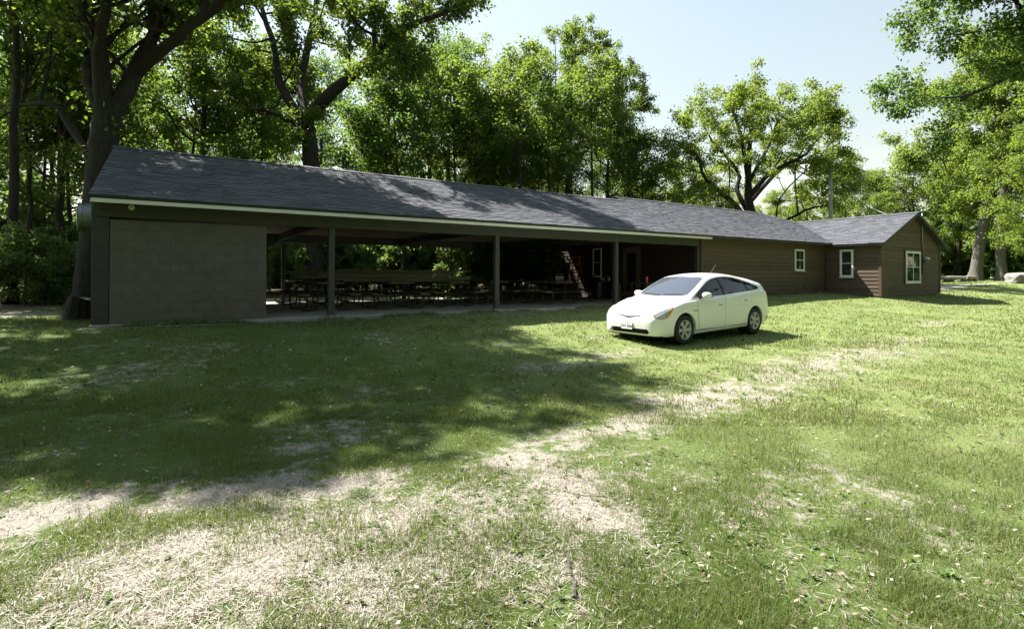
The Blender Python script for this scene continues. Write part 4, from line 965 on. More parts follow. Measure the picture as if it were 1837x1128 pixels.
# utility pole and service wire
pp = at(1490, 394, 36.0); pz = float(gz(pp[0], pp[1]))
UP = thing('utility_pole', 'grey wooden utility pole standing behind the wing roof', 'utility pole', (pp[0], pp[1], pz - .05))
MT['polewood'] = M('pole_wood', (.36, .34, .31), .85, (.24, .225, .205), 5, (6, 6, .7), bstr=.4)
MB().tube([(0, 0, 0), (0, 0, 4), (0, 0, 9.05-pz)], [.15, .135, .115], 14).obj('pole', MT['polewood'], UP, smooth=True)
MB().cyl((.0, -.12, 8.3-pz), (.16, -.2, 8.3-pz), .025).obj('insulator', MT['steel'], UP)
a = np.array((pp[0]+.16, pp[1]-.2, 8.3)); b = np.array((28.62, 10.54, 3.73)); WR = thing('service_wire', 'pale twisted service wire sagging from the pole to the gable', 'wire')
pts = [a*(1-t)+b*t - np.array((0, 0, 1.0*4*t*(1-t))) for t in np.linspace(0, 1, 26)]
MB().tube(pts, .010, 6).obj('cable', MT['alu'], WR)
pts2 = [p + np.array((.03*math.sin(i*1.7), .03*math.cos(i*1.7), .02)) for i, p in enumerate(pts)]; MB().tube(pts2, .008, 5).obj('cable', MT['steel'], WR)
# boulder and stone benches at the right
def rock(name, label, loc, dims, seed, m, rz_=0):
    bm_ = bmesh.new(); bmesh.ops.create_icosphere(bm_, subdivisions=3, radius=1); r = np.random.default_rng(seed); ph = r.uniform(0, 6, 9)
    for v in bm_.verts:
        c = v.co; k = 1 + .10*math.sin(c.x*3+ph[0]) + .09*math.sin(c.y*4+ph[1]) + .08*math.sin(c.z*5+ph[2]) + .05*math.sin(c.x*7+c.y*6+ph[3])
        c *= k; c.z = max(min(c.z, .72 + .1*c.x), -.55); v.co = (c.x*dims[0], c.y*dims[1], c.z*dims[2])
    me = bpy.data.meshes.new(name); bm_.to_mesh(me); bm_.free(); return thing(name, label, 'rock', loc, (0, 0, rz_), None, me, m)
MT['stone'] = M('field_stone', (.27, .26, .245), .85, (.16, .155, .145), 2.5, bstr=.6, bdist=.02)
g = lambda x, y: float(gz(x, y))
rock('boulder', 'rounded pale boulder at the right edge of the far lawn', (51.9, 12.9, g(51.9, 12.9)+.3), (1.2, .9, .62), 3, MT['stone'])
for i, (x, y, L, rz_, lab) in enumerate(((53.6, 18.2, 1.3, -.45, 'low log bench nearest the gable at the wood edge'), (55.2, 17.7, 2.0, -.3, 'long log bench in the middle at the wood edge'), (57.0, 17.3, 1.2, -.2, 'short log bench beside the leaning grey trunk'))):
    t = thing('log_bench', lab, 'bench', (x, y, g(x, y)-.02), (0, 0, rz_), 'log benches at the wood edge')
    MB().tube([(-L/2, 0, .36), (-L/4, .02, .37), (L/4, -.02, .36), (L/2, 0, .36)], [.15, .16, .15, .14], 12).obj('log', MT['polewood'], t)
    for s in (-1, 1): MB().tube([(s*L*.33, -.25, .12), (s*L*.33, .25, .12)], [.13, .13], 10).obj('support', MT['bark_grey'], t)
# fallen sticks on the lawn
def stick(label, pts, r, m='bark_grey'):
    P = np.array(pts, float); z = gz(P[:, 0], P[:, 1]) + r*.9; Q = np.c_[P, z]; t = thing('fallen_stick', label, 'stick', tuple(Q[0])); Q = Q - Q[0]
    rr = np.linspace(r, r*.45, len(Q)); MB().tube(Q, rr, 7).obj('stem', MT[m], t)
    k = len(Q)//2; MB().tube([Q[k], Q[k] + np.array((.05, .07, .012)), Q[k] + np.array((.07, .16, .03))], [r*.6, r*.4, r*.2], 6).obj('side_twig', MT[m], t)
stick('thick broken stick at the bottom edge below the middle', [(1.63, 2.02), (1.70, 2.10), (1.76, 2.22), (1.80, 2.30)], .012, 'bark_grey')
stick('thin bent twig on the bare soil patch', [(2.35, 3.05), (2.42, 2.92), (2.52, 2.84), (2.62, 2.80)], .005)
stick('pale twig on the soil at the shade edge', [(1.9, 5.3), (2.05, 5.25), (2.25, 5.28)], .007)
stick('short stick in the shade near the block wall', [(.9, 8.8), (1.05, 8.7), (1.25, 8.68)], .010)
# ------------------------------------------------------------------ the white hatchback
def ct(tab, x):
    t = np.array(sorted(tab)); return float(_sm(t[:, 0], t[:, 1], x))
T_w = [(.93, .46), (.915, .58), (.88, .67), (.82, .73), (.70, .78), (.55, .805), (.30, .84), (0, .857), (-.25, .862), (-.9, .8625), (-2.0, .8625), (-2.6, .86), (-2.9, .85), (-3.15, .825), (-3.3, .79), (-3.42, .735), (-3.5, .64), (-3.54, .50)]
T_top = [(.93, .56), (.915, .62), (.88, .675), (.82, .72), (.70, .768), (.55, .815), (.30, .882), (0, .948), (-.15, .978), (-.22, 1.0), (-.5, 1.148), (-.8, 1.298), (-1.0, 1.388), (-1.15, 1.437), (-1.4, 1.474), (-1.7, 1.488), (-2.0, 1.478), (-2.4, 1.425), (-2.8, 1.36), (-3.1, 1.28), (-3.24, 1.235), (-3.30, 1.165), (-3.40, .99), (-3.48, .85), (-3.52, .74), (-3.54, .66)]
T_belt = [(.93, .51), (.915, .57), (.88, .625), (.82, .672), (.70, .722), (.55, .772), (.30, .842), (0, .905), (-.2, .922), (-.5, .938), (-1.3, .962), (-2.2, 1.005), (-2.9, 1.045), (-3.2, 1.03), (-3.30, .99), (-3.40, .88), (-3.48, .76), (-3.52, .66), (-3.54, .60)]
T_wr = [(.93, .30), (.915, .42), (.88, .53), (.82, .60), (.70, .66), (.55, .705), (.30, .738), (0, .752), (-.2, .748), (-.5, .70), (-.8, .655), (-1.1, .605), (-1.5, .585), (-2.0, .585), (-2.5, .59), (-3.0, .615), (-3.24, .64), (-3.4, .60), (-3.5, .48), (-3.54, .36)]
T_bot = [(.93, .34), (.915, .28), (.88, .22), (.82, .19), (.6, .175), (-2.9, .18), (-3.3, .24), (-3.5, .33), (-3.54, .42)]
T_crown = [(.93, .02), (.6, .03), (0, .028), (-.25, .03), (-.6, .05), (-1.2, .06), (-2.4, .06), (-3.2, .05), (-3.54, .03)]
def fx(x): return x*.885 if x > 0 else -2.7 + (x+2.7)*1.09 if x < -2.7 else x
def section(x, infl=0.0):
    w, zt, zb, wr, z0, cr = (ct(t, x) for t in (T_w, T_top, T_belt, T_wr, T_bot, T_crown))
    zr = zt - cr; zb = min(zb, zr - .012); mz = min(.46, zb - .12); wb = w - .055 if w > .6 else w*.93
    P = [(0, z0), (w*.55, z0), (w*.90, z0+.015), (w*.975, z0+.07), (w, mz), (w*.998, mz + (zb-mz)*.5), (w*.985, zb-.05 if zb-.05 > mz else mz + (zb-mz)*.7), (wb+.012, zb-.012), (wb-.006, zb+.012 if zb+.012 < zr else zb),
         ((wb*.52+wr*.48)+.018*min(1, (zr-zb)*4), zb + (zr-zb)*.52), (wr+.01, zr-.012), (wr*.86, zr + cr*.35), (wr*.5, zr + cr*.80), (0, zt)]
    P = np.array(P); cur = smooth_line(np.c_[P, np.zeros((len(P), 2))][:, [0, 1, 2, 3]], 46)[:, :2]
    return cur
def car_solid(infl=0.0):
    xs = [.93, .922, .91, .895, .88, .86, .835, .80, .76, .70, .63, .55, .46, .36, .26, .15, .05, -.05, -.14, -.2, -.26, -.34] + list(np.arange(-.44, -3.1, -.1)) + [-3.1, -3.17, -3.22, -3.26, -3.30, -3.35, -3.40, -3.44, -3.48, -3.505, -3.525, -3.54]
    V = []; n = 0
    for x in xs:
        c = section(x); ring = [(fx(x), y, z) for y, z in c] + [(fx(x), -y, z) for y, z in c[-2:0:-1]]
        n = len(ring); V += ring
    Fc = []
    for i in range(len(xs)-1):
        for k in range(n): Fc.append((i*n+k, i*n+(k+1) % n, (i+1)*n+(k+1) % n, (i+1)*n+k))
    Fc.append(tuple(range(n-1, -1, -1))); Fc.append(tuple((len(xs)-1)*n+k for k in range(n)))
    bm_ = bmesh.new(); vs = [bm_.verts.new(v) for v in V]
    for f in Fc:
        try: bm_.faces.new([vs[i] for i in f])
        except ValueError: pass
    bmesh.ops.remove_doubles(bm_, verts=bm_.verts, dist=.0004); bmesh.ops.recalc_face_normals(bm_, faces=bm_.faces); bm_.normal_update()
    if infl:
        off_ = {v: v.normal.copy() for v in bm_.verts}
        for v, nn in off_.items(): v.co += nn*infl
    me = bpy.data.meshes.new('body'); bm_.to_mesh(me); bm_.free(); return me
def boolean(me, cutters, op):
    o = bpy.data.objects.new('tmp', me); COL.objects.link(o); tmp = [o]
    for c in cutters:
        k = bpy.data.objects.new('tmpc', c); COL.objects.link(k); tmp.append(k)
        m = o.modifiers.new('b', 'BOOLEAN'); m.operation = op; m.solver = 'EXACT'; m.object = k
    bpy.context.view_layer.update(); dg = bpy.context.evaluated_depsgraph_get()
    r = bpy.data.meshes.new_from_object(o.evaluated_get(dg))
    for k in tmp: bpy.data.objects.remove(k)
    r.polygons.foreach_set('use_smooth', [True]*len(r.polygons)); return r
def prism_xz(poly, y0, y1): return MB().prism([(fx(a), b) for a, b in poly], (0, 0, 0), (1, 0, 0), (0, 0, 1), (0, 1, 0), y0, y1).mesh('cut')
def prism_xy(poly, z0, z1): return MB().prism([(fx(a), b) for a, b in poly], (0, 0, 0), (1, 0, 0), (0, 1, 0), (0, 0, 1), z0, z1).mesh('cut')
def prism_yz(poly, x0, x1): return MB().prism(poly, (0, 0, 0), (0, 1, 0), (0, 0, 1), (1, 0, 0), fx(x0), fx(x1)).mesh('cut')
def fixn(me):
    bm_ = bmesh.new(); bm_.from_mesh(me); bmesh.ops.recalc_face_normals(bm_, faces=bm_.faces); bm_.to_mesh(me); bm_.free(); return me
def mesh_copy(m): return m.copy()
CAR = thing('parked_car', 'white five door hatchback parked on the grass facing the shelter posts', 'car', (9.007, 8.349, -.475), (0, 0, 0))
CAR.rotation_mode = 'XYZ'; CAR.rotation_euler = (0, .026, math.radians(183.4))
MT['paint'] = plain('white_car_paint', (.80, .80, .80), .25, spec=.5, coat=.6, var=.03, scale=3)
MT['carglass'] = glass('car_glass', (.008, .009, .012), .02); MT['screen'] = glass('screen_glass', (.05, .058, .08), .02); MT['screen'].node_tree.nodes['Principled BSDF'].inputs['IOR'].default_value = 2.0; MT['black'] = plain('black_plastic', (.015, .015, .016), .55); MT['rubber'] = plain('tyre_rubber', (.022, .021, .02), .85)  # windscreen: bluish base tint and raised IOR stand in for reflected sky
MT['seam'] = plain('panel_gap', (.20, .20, .19), .7); MT['rim'] = plain('alloy', (.46, .46, .45), .4, metal=.25); MT['amber'] = plain('amber_lens', (.62, .24, .10), .2, coat=.6); MT['lens'] = plain('headlamp_lens', (.44, .46, .47), .12, coat=.9, var=.25, scale=14); MT['chrome'] = plain('chrome', (.7, .7, .72), .15, metal=.95)
body0 = car_solid(); infl = car_solid(.0035); infl2 = car_solid(.0018); infl5 = car_solid(.006)
wells = [fixn(MB().cyl((xw, s*.56, .325), (xw, s*1.1, .325), .352, 36).mesh('cut')) for xw in (0, -2.70) for s in (-1, 1)]
lowg = [(-.50, .255), (.50, .255), (.545, .30), (.50, .36), (-.50, .36), (-.545, .30)]
def smooth_by_angle(o, ang=35):
    me = o.data; bm_ = bmesh.new(); bm_.from_mesh(me); lim = math.radians(ang)
    for e in bm_.edges:
        if len(e.link_faces) == 2: e.smooth = e.calc_face_angle(0) < lim
    bm_.to_mesh(me); bm_.free(); return o
def piece(name, src, cut, mat, parent=CAR, smooth=True):
    me = boolean(mesh_copy(src), [fixn(cut)], 'INTERSECT'); me.materials.clear(); o = link(name, me, mat, parent)
    return smooth_by_angle(o)
bd = boolean(mesh_copy(body0), wells + [fixn(prism_yz(lowg, .80, 1.2))], 'DIFFERENCE'); bd.materials.clear()
BODY = smooth_by_angle(link('body', bd, MT['paint'], CAR))
# glazing
piece('windscreen', infl, prism_xy([(-.20, 0), (-.225, .35), (-.29, .60), (-.33, .665), (-.55, .645), (-.85, .60), (-1.06, .555), (-1.10, .50), (-1.075, .25), (-1.07, 0), (-1.075, -.25), (-1.10, -.50), (-1.06, -.555), (-.85, -.60), (-.55, -.645), (-.33, -.665), (-.29, -.60), (-.225, -.35)], .9, 1.6), MT['screen'])
DLO = [(-.36, .955), (-.50, 1.045), (-.80, 1.19), (-1.05, 1.295), (-1.25, 1.352), (-1.5, 1.385), (-1.8, 1.39), (-2.1, 1.365), (-2.4, 1.31), (-2.7, 1.23), (-2.93, 1.14), (-2.99, 1.10), (-2.93, 1.065), (-2.6, 1.045), (-2.2, 1.025), (-1.3, .982)]
for s in (1, -1):
    y0, y1 = (.3, 1.2) if s > 0 else (-1.2, -.3)
    piece('window_surround', infl2, prism_xz(DLO, y0, y1), MT['black'])
    F1 = [(-.52, .975), (-.56, 1.05), (-.82, 1.175), (-1.06, 1.275), (-1.25, 1.325), (-1.40, 1.343), (-1.46, 1.00), (-1.2, .99)]
    F2 = [(-1.53, 1.005), (-1.50, 1.355), (-1.8, 1.36), (-2.1, 1.335), (-2.34, 1.29), (-2.46, 1.05), (-2.1, 1.035)]
    F3 = [(-2.53, 1.065), (-2.43, 1.275), (-2.7, 1.2), (-2.88, 1.13), (-2.92, 1.10), (-2.86, 1.08)]
    F0 = [(-.38, .962), (-.50, 1.03), (-.485, .97)]
    for F_ in (F1, F2, F3, F0): piece('side_window', infl, prism_xz(F_, y0, y1), MT['carglass'])
    D1 = [(-.42, .955), (-.445, .60), (-.46, .34), (-.52, .29), (-1.43, .27), (-1.445, .60), (-1.47, .985)]
    D2 = [(-1.482, .985), (-1.457, .60), (-1.442, .27), (-2.12, .285), (-2.28, .40), (-2.36, .60), (-2.47, .72), (-2.53, .85), (-2.545, 1.04), (-2.0, 1.015)]
    for j, D_ in enumerate((D1, D2)):
        c = np.mean(D_, axis=0); grow_ = [tuple(np.array(p) + (np.array(p)-c)/np.linalg.norm(np.array(p)-c)*.009) for p in D_]
        piece('door_gap', infl2, prism_xz(grow_, y0, y1), MT['seam'])
        dr = piece('door', infl, prism_xz(D_, y0, y1), MT['paint'])
        hx, hz = ((-1.27, .80), (-2.30, .855))[j]
        yy = s*.868
        MB().obox((hx, yy, hz), (.085, 0, 0), (0, .012, 0), (0, 0, .014)).obj('handle', MT['paint'], dr, bevel=.008)
        MB().obox((hx, yy-s*.006, hz-.022), (.06, 0, 0), (0, .006, 0), (0, 0, .012)).obj('handle_recess', MT['seam'], dr)
    # wing mirror
    mr = link('wing_mirror', None, None, CAR)
    V = []; Fc = []; bm_ = bmesh.new(); bmesh.ops.create_uvsphere(bm_, u_segments=20, v_segments=12, radius=1)
    for v in bm_.verts:
        c = v.co; sg = lambda q, e: math.copysign(abs(q)**e, q)
        v.co = (-.60 + sg(c.x, .8)*.075 - .02*abs(c.y), s*(.955 + sg(c.y, .75)*.105), 1.02 + sg(c.z, .75)*.066)
    me = bpy.data.meshes.new('mirror_shell'); bm_.to_mesh(me); bm_.free(); me.polygons.foreach_set('use_smooth', [True]*len(me.polygons)); link('mirror_shell', me, MT['paint'], mr)
    MB().obox((-.685, s*.955, 1.022), (.004, 0, 0), (0, .085, 0), (0, 0, .05)).obj('mirror_glass', MT['carglass'], mr)
    MB().bar((-.56, s*.80, .955), (-.60, s*.90, .985), .05, .03).obj('mirror_arm', MT['black'], mr)
    # headlamp with amber marker
    piece('headlamp_gap', infl2, prism_xz([(.865, .592), (.78, .57), (.615, .59), (.49, .67), (.375, .812), (.44, .812), (.605, .757), (.77, .717), (.87, .672)], min(s*.32, s*1.1), max(s*.32, s*1.1)), MT['seam'])
    hl = piece('headlamp', infl, prism_xz([(.84, .60), (.78, .58), (.62, .60), (.50, .68), (.40, .80), (.44, .80), (.60, .745), (.76, .705), (.85, .665)], min(s*.33, s*1.1), max(s*.33, s*1.1)), MT['lens'])
    piece('amber_marker', infl5, prism_xz([(.66, .60), (.58, .61), (.48, .69), (.38, .80), (.42, .80), (.53, .72), (.63, .655)], min(s*.60, s*1.1), max(s*.60, s*1.1)), MT['amber'], hl)
    # tail lamp
    piece('tail_lamp', infl, prism_xz([(-3.30, 1.06), (-3.40, .96), (-3.44, .80), (-3.33, .86), (-3.24, 1.02)], min(s*.5, s*1.1), max(s*.5, s*1.1)), MT.setdefault('tail', plain('tail_lens', (.30, .03, .03), .2, coat=.5)))
    piece('sill_trim', infl2, prism_xz([(-.36, .30), (-.36, .262), (-2.30, .262), (-2.30, .282), (-.40, .285)], y0, y1), MT['seam'])
for y0, y1, nm in ((-.70, .70, 'rear_window'),): piece(nm, infl, prism_xy([(-2.55, .48), (-3.12, .54), (-3.16, 0), (-3.12, -.54), (-2.55, -.48), (-2.5, 0)], 1.1, 1.6), MT['carglass'])
# front: upper grille slot, lower grille, emblem, plate
gr = piece('grille_slot', infl, prism_yz([(-.36, .655), (-.30, .628), (0, .590), (.30, .628), (.36, .655), (.30, .645), (0, .612), (-.30, .645)], .5, 1.2), MT['black'])
piece('grille_chrome', infl5, prism_yz([(-.34, .640), (0, .594), (.34, .640), (.32, .634), (0, .584), (-.32, .634)], .5, 1.2), MT['chrome'], gr)
MB().prism([(y*.98, z) for y, z in lowg], (0, 0, 0), (0, 1, 0), (0, 0, 1), (1, 0, 0), fx(.802), fx(.815)).obj('lower_grille', MT['black'], CAR)
for k in range(3): MB().box((fx(.82), -.50, .275+.03*k), (fx(.845), .50, .285+.03*k)).obj('grille_slat', MT['black'], CAR)
piece('lower_lip', infl2, prism_yz([(-.75, .10), (.75, .10), (.75, .222), (-.75, .222)], .3, 1.2), MT['black'])
em = link('emblem', None, None, CAR, loc=(fx(.873), 0, .675), rot=(0, -.85, 0))
def ring(a, b, r, name):
    pts = [(0, a*math.cos(t), b*math.sin(t)) for t in np.linspace(0, 2*math.pi, 25)]; MB().tube(pts, r, 6, False).obj(name, MT['chrome'], em, smooth=True)
ring(.068, .045, .006, 'outer_ring'); ring(.022, .040, .005, 'inner_ring'); pts = [(0, .048*math.cos(t), .018 + .016*math.sin(t)) for t in np.linspace(0, 2*math.pi, 21)]; MB().tube(pts, .005, 6, False).obj('upper_ring', MT['chrome'], em, smooth=True)
pl = link('licence_plate', None, None, CAR, loc=(fx(.957), -.03, .41), rot=(0, -.10, 0)); MT['plate'] = plain('plate_white', (.78, .78, .76), .4, var=.02); MT['ink'] = plain('plate_ink', (.03, .05, .16), .5); MT['plate_red'] = plain('plate_red', (.5, .05, .05), .5)
MB().box((-.015, -.153, -.076), (.0, .153, .076)).obj('plate_body', MT['plate'], pl, bevel=.004)
def text(body, size, mat, parent, loc, rot, name, ext=.0015):
    c = bpy.data.curves.new(name, 'FONT'); c.body = body; c.size = size; c.align_x = 'CENTER'; c.align_y = 'CENTER'; c.extrude = ext
    o = bpy.data.objects.new('t', c); COL.objects.link(o); bpy.context.view_layer.update(); me = bpy.data.meshes.new_from_object(o.evaluated_get(bpy.context.evaluated_depsgraph_get())); bpy.data.objects.remove(o)
    me.materials.clear(); return link(name, me, mat, parent, loc, rot)
text('GFX 8266', .085, MT['ink'], pl, (.002, 0, -.012), (math.pi/2, 0, math.pi/2), 'plate_lettering')
text('NEW YORK', .028, MT['plate_red'], pl, (.002, 0, .055), (math.pi/2, 0, math.pi/2), 'plate_heading') if False else MB().box((.0005, -.10, .05), (.0015, .10, .06)).obj('plate_heading', MT['plate_red'], pl)
for s, rr in ((1, (math.pi/2, 0, math.pi)), (-1, (math.pi/2, 0, 0))): text('HYBRID', .045, MT['seam'], CAR, (-.34, s*.862, .70), rr, 'side_badge', .001)
piece('rear_corner_trim', infl, prism_xz([(-3.22, .36), (-3.6, .42), (-3.6, .30), (-3.25, .22)], -1.2, 1.2), MT['pipe'])
# wipers, antenna, seams of the bonnet
def on_screen(x, y):
    c = section(x); i = np.searchsorted(-c[::-1][:, 0]*-1, abs(y)); yy = c[::-1]; k = np.argmin(abs(yy[:14, 0]-abs(y))); return (x, y, yy[k, 1] + .03)
for y0, y1, x0, x1 in ((.08, .56, -.24, -.30), (-.50, .0, -.29, -.235)):
    P = [on_screen(x0 + (x1-x0)*t - .012*math.sin(t*3), y0 + (y1-y0)*t) for t in np.linspace(0, 1, 8)]; MB().tube(P, .011, 6).obj('wiper', MT['black'], CAR)
MB().tube([(-2.18, 0, 1.455), (-2.20, 0, 1.48), (-2.42, .0, 1.68)], [.022, .012, .009], 8).obj('antenna', MT['pipe'], CAR)
# wheels
def wheel():
    w = link('wheel', None, None, CAR)
    MB().lathe([(.200, -.085), (.235, -.092), (.285, -.09), (.305, -.075), (.3115, -.05), (.3115, .05), (.305, .075), (.285, .09), (.235, .092), (.200, .085)], (0, 0, 0), (0, 1, 0), 44).obj('tyre', MT['rubber'], w, smooth=True)
    rm = MB().lathe([(.203, .082), (.208, .092), (.198, .094), (.185, .080), (.180, .02)], (0, 0, 0), (0, 1, 0), 44).obj('rim', MT['rim'], w, smooth=True)
    MB().lathe([(0, .012), (.19, .012), (.19, -.05), (0, -.05)], (0, 0, 0), (0, 1, 0), 30).obj('spoke_backing', MT['black'], w)  # black backing disc, paints the gaps between the spokes as dark shade
    for k in range(6):
        a = 2*math.pi*k/6; r_ = np.array((math.cos(a), 0, math.sin(a))); t_ = np.array((-math.sin(a), 0, math.cos(a))); n_ = np.array((0, 1., 0)); V = []
        for r, hw, d in ((.035, .030, .070), (.10, .030, .074), (.155, .038, .080), (.195, .050, .082)):
            for sx, dd in ((-1, 0), (1, 0), (1, -.02), (-1, -.02)): V.append(r_*r + t_*hw*sx + n_*(d+dd))
        Fc = [(0, 3, 2, 1), (12, 13, 14, 15)] + [(i*4+j, i*4+(j+1) % 4, (i+1)*4+(j+1) % 4, (i+1)*4+j) for i in range(3) for j in range(4)]
        MB().add(V, Fc).obj('spoke', MT['rim'], rm)
    MB().lathe([(.045, .06), (.045, .082), (.03, .088), (0, .088)], (0, 0, 0), (0, 1, 0), 20).obj('hub_cap', MT['rim'], rm)
    return w
W0 = wheel()
for i, (x, s) in enumerate(((0, 1), (-2.70, 1), (0, -1), (-2.70, -1))):
    w = W0 if i == 0 else copy_tree(W0, CAR); w.location = (x, s*.752, .311); w.rotation_euler = (0, .3*i, 0 if s > 0 else math.pi)
for xw in (0, -2.70):
    for s in (-1, 1): MB().lathe([(.350, .0), (.350, .24), (.0, .24)], (xw, s*.80, .325), (0, -s, 0), 32).obj('wheel_liner', MT['black'], CAR)
# ------------------------------------------------------------------ lawn: blades, straw, litter
def blade_mat(name, stops, trans, tf=.35, lush=None):
    m, nt, b, out = mat_base(name)
    g = N(nt, 'ShaderNodeNewGeometry'); c = ramp(nt, g.outputs['Random Per Island'], stops)
    big = noise(nt, wcoords(nt), 1.1, 5, .65)
    if lush:
        c = mix(nt, ramp(nt, big, [(.46, (0,0,0)), (.60, (.6,.6,.6))]), c, lush)
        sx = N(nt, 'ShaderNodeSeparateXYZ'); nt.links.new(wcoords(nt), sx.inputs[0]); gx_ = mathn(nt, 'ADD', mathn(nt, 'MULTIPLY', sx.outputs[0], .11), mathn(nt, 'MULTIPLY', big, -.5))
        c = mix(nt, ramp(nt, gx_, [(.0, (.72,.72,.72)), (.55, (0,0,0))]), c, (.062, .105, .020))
    nt.links.new(c, b.inputs['Base Color']); b.inputs['Roughness'].default_value = .6; b.inputs['Specular IOR Level'].default_value = .25
    tr = N(nt, 'ShaderNodeBsdfTranslucent'); nt.links.new(mix(nt, .5, c, trans), tr.inputs[0]); mx = N(nt, 'ShaderNodeMixShader'); mx.inputs[0].default_value = tf
    nt.links.new(b.outputs[0], mx.inputs[1]); nt.links.new(tr.outputs[0], mx.inputs[2]); nt.links.new(mx.outputs[0], out.inputs[0]); return m
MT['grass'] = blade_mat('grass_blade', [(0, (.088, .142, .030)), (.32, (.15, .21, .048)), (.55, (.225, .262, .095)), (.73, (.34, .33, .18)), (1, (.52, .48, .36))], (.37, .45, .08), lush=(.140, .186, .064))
MT['straw'] = blade_mat('straw', [(0, (.14, .115, .09)), (.35, (.26, .228, .182)), (.7, (.39, .355, .30)), (1, (.56, .52, .46))], (.45, .4, .32), .15)
RG = np.random.default_rng(3)
def in_building(x, y): return ((x > -1.52) & (x < 16.4) & (y > 12.78)) | ((x > 16.3) & (x < 31) & (y > 12.84)) | ((x > 25.02) & (x < 31) & (y > 10.56))
def scatter(n, d0, d1, a0=-.84, a1=.84):
    """points on the lawn, even in picture distance"""
    a = np.arctan(RG.uniform(math.tan(a0), math.tan(a1), n)) if abs(a0) < 1.2 else RG.uniform(a0, a1, n)
    d = d0*(d1/d0)**RG.uniform(0, 1, n); t = np.tan(a)
    x = FWD0[0]*d + RIGHT0[0]*d*t; y = FWD0[1]*d + RIGHT0[1]*d*t
    return x, y, d
def blades(x, y, h, w, lean, flat=0.0):
    n = len(x); z = gz(x, y) - .004; th = RG.uniform(0, 2*math.pi, n); ph = RG.uniform(0, 2*math.pi, n)
    s = np.stack([np.cos(th), np.sin(th), np.zeros(n)], 1)*(w/2)[:, None]; l = np.stack([np.cos(ph), np.sin(ph), np.zeros(n)], 1)*(h*lean)[:, None]
    hz = (h*np.sqrt(np.clip(1-lean**2, .02, 1)))[:, None]*np.array([0, 0, 1.0])
    b = np.stack([x, y, z], 1); m = b + l*.38 + hz*.6; tp = b + l + hz
    V = np.stack([b-s, b+s, m+s*.8, m-s*.8, tp], 1).reshape(-1, 3); o_ = np.arange(n)[:, None]*5
    T = np.concatenate([o_+np.array([0, 1, 2]), o_+np.array([0, 2, 3]), o_+np.array([3, 2, 4])], 1).reshape(-1, 3)
    return V, T
VS, TS, off = [], [], 0
for n, d0, d1, hh, ww in ((250000, 2.3, 6.0, (.03, .078), .0032), (190000, 5.5, 12.0, (.03, .07), .0075), (120000, 11, 26, (.04, .085), .017), (45000, 24, 52, (.05, .11), .04)):
    x, y, d = scatter(n, d0, d1)
    tuftn = fbm(x*2.6, y*2.6, 51, 3); br = bare(x, y)
    keep = (RG.uniform(0, 1, n) < np.clip(1.05 - 1.2*br + 1.4*np.clip(tuftn-.56, 0, 1)*(d < 6), .10, 1)*np.clip((tuftn-.25)*3.0, .10, 1)) & ~in_building(x, y) & (forest(x, y) < RG.uniform(.05, .8, n)) & (gravel(x, y) < .3)
    x, y, br, tuftn = x[keep], y[keep], br[keep], tuftn[keep]; k = len(x)
    h = RG.uniform(hh[0], hh[1], k)*(.65 + .9*np.clip(tuftn-.25, 0, .6))*np.where(RG.uniform(0, 1, k) < .05, 1.5, 1)
    V, T = blades(x, y, h, np.full(k, ww)*RG.uniform(.7, 1.3, k), RG.uniform(.15, .88, k))
    VS.append(V); TS.append(T+off); off += len(V)
# taller untrimmed grass and weeds along the foot of the building
n = 9000; x = RG.uniform(-1.7, 25, n); y = np.where(x < 16.35, 12.78 - np.abs(RG.normal(0, .10, n)), 12.80 - np.abs(RG.normal(0, .08, n)))
cl = fbm(x*1.3, x*0+3, 71, 4); k_ = RG.uniform(0, 1, n) < np.clip((cl-.42)*6, .03, 1); x, y, cl = x[k_], y[k_], cl[k_]; k = len(x)
V, T = blades(x, y, RG.uniform(.05, .17, k)*(.6 + 1.6*np.clip(cl-.45, 0, .5)), np.full(k, .012), RG.uniform(.15, .7, k)); VS.append(V); TS.append(T+off); off += len(V)
g_ = link('grass', np_mesh('grass', np.vstack(VS), np.vstack(TS)), MT['grass'], kind='stuff'); g_['label'] = 'short patchy lawn grass in front of the building'; g_['category'] = 'grass'
# straw and dead grass lying flat
VS, TS, off = [], [], 0
for n, d0, d1, ww in ((80000, 2.2, 6.5, .0030), (36000, 6, 14, .007)):
    x, y, d = scatter(n, d0, d1); st = blob(x, y, STRAW); br = bare(x, y)
    keep = (RG.uniform(0, 1, n) < np.clip(.045 + .9*st*(.3+fbm(x*3, y*3, 61, 3)) + .28*br, 0, 1)) & ~in_building(x, y)
    x, y = x[keep], y[keep]; k = len(x); L = .015 + .10*RG.beta(1.2, 2.6, k); th = RG.uniform(0, 2*math.pi, k)
    d_ = np.stack([np.cos(th), np.sin(th)], 1); x2, y2 = x+d_[:, 0]*L, y+d_[:, 1]*L
    z1 = gz(x, y) + RG.uniform(.002, .022, k); z2 = gz(x2, y2) + RG.uniform(.002, .026, k)
    s = np.stack([-d_[:, 1], d_[:, 0]], 1)*(ww*RG.uniform(.5, 1.1, k)/2)[:, None]
    V = np.stack([np.c_[x-s[:, 0], y-s[:, 1], z1], np.c_[x+s[:, 0], y+s[:, 1], z1], np.c_[x2+s[:, 0], y2+s[:, 1], z2], np.c_[x2-s[:, 0], y2-s[:, 1], z2]], 1).reshape(-1, 3)
    o_ = np.arange(k)[:, None]*4; T = np.concatenate([o_+np.array([0, 1, 2]), o_+np.array([0, 2, 3])], 1).reshape(-1, 3)
    VS.append(V); TS.append(T+off); off += len(V)
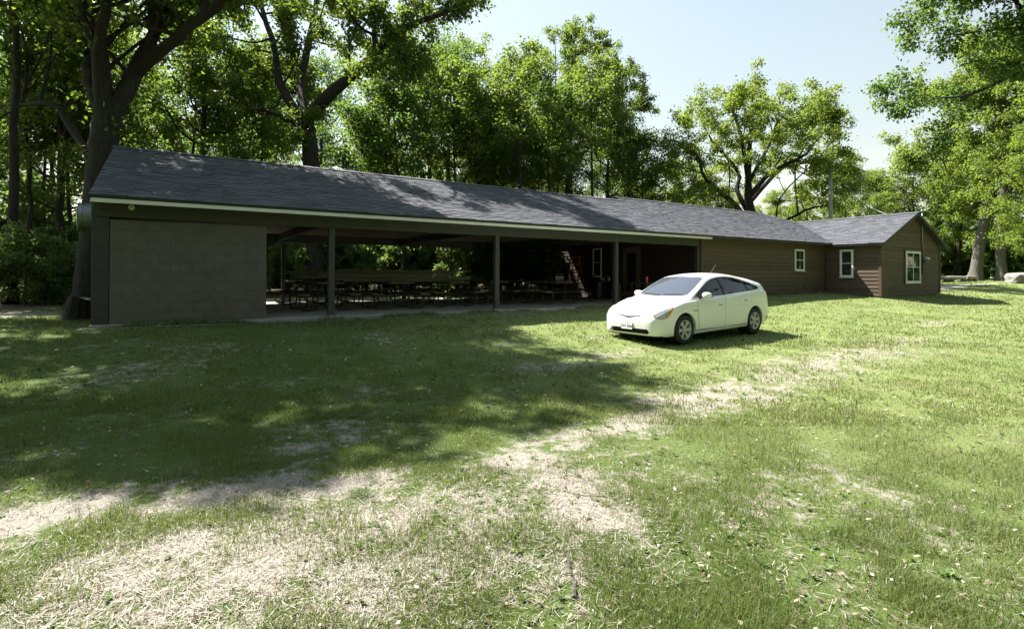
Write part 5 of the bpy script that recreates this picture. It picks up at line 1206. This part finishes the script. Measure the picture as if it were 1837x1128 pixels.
g_ = link('straw_litter', np_mesh('straw_litter', np.vstack(VS), np.vstack(TS)), MT['straw'], kind='stuff'); g_['label'] = 'dry straw and dead grass lying over bare soil'; g_['category'] = 'straw'
# fallen leaves and crumbs of bark
n = 5200; x, y, d = scatter(n, 2.3, 17); k_ = ~in_building(x, y); x, y, d = x[k_], y[k_], d[k_]; n = len(x)
th = RG.uniform(0, 6.28, n); L = RG.uniform(.008, .028, n)*np.clip(d/6, .7, 1.4); z = gz(x, y) + RG.uniform(.004, .03, n)
u = np.stack([np.cos(th), np.sin(th), RG.normal(0, .3, n)], 1)*L[:, None]; v = np.stack([-np.sin(th), np.cos(th), RG.normal(0, .3, n)], 1)*(L*.6)[:, None]; p = np.stack([x, y, z], 1)
V = np.stack([p-u, p+v, p+u, p-v], 1).reshape(-1, 3)
MT['dead_leaf'] = blade_mat('dead_leaf', [(0, (.09, .062, .04)), (.45, (.19, .145, .095)), (.8, (.34, .28, .20)), (.96, (.42, .37, .30)), (1, (.66, .64, .60))], (.3, .2, .1), .15)
g_ = link('leaf_litter', np_mesh('leaf_litter', V, np.arange(4*n).reshape(-1, 4)), MT['dead_leaf'], kind='stuff'); g_['label'] = 'small dead leaves and bark crumbs strewn over the lawn'; g_['category'] = 'litter'

# broad-leaved weeds in small rosettes
n = 1700; x, y, d = scatter(n, 2.4, 14); cl = fbm(x*.8, y*.8, 91, 3); k_ = ~in_building(x, y) & (RG.uniform(0, 1, n) < np.clip((cl-.42)*5, .05, 1)); x, y, d = x[k_], y[k_], d[k_]
m_ = 7; X = np.repeat(x, m_); Y = np.repeat(y, m_); D_ = np.repeat(d, m_); n = len(X); th = RG.uniform(0, 6.28, n); L = RG.uniform(.018, .05, n)*np.clip(D_/6, .8, 1.4)
dv = np.stack([np.cos(th), np.sin(th), RG.uniform(.1, .8, n)], 1); sv = np.stack([-np.sin(th), np.cos(th), RG.normal(0, .2, n)], 1)*(L*.30)[:, None]; p = np.stack([X, Y, gz(X, Y)+.006], 1); dv = dv*L[:, None]
V = np.stack([p, p+dv*.55+sv, p+dv, p+dv*.55-sv], 1).reshape(-1, 3)
MT['weed'] = blade_mat('weed_leaf', [(0, (.05, .10, .02)), (.6, (.085, .15, .03)), (1, (.15, .21, .06))], (.25, .40, .06), .3)
g_ = link('weeds', np_mesh('weeds', V, np.arange(4*n).reshape(-1, 4)), MT['weed'], kind='stuff'); g_['label'] = 'small broad leaved weeds in rosettes across the lawn'; g_['category'] = 'weeds'
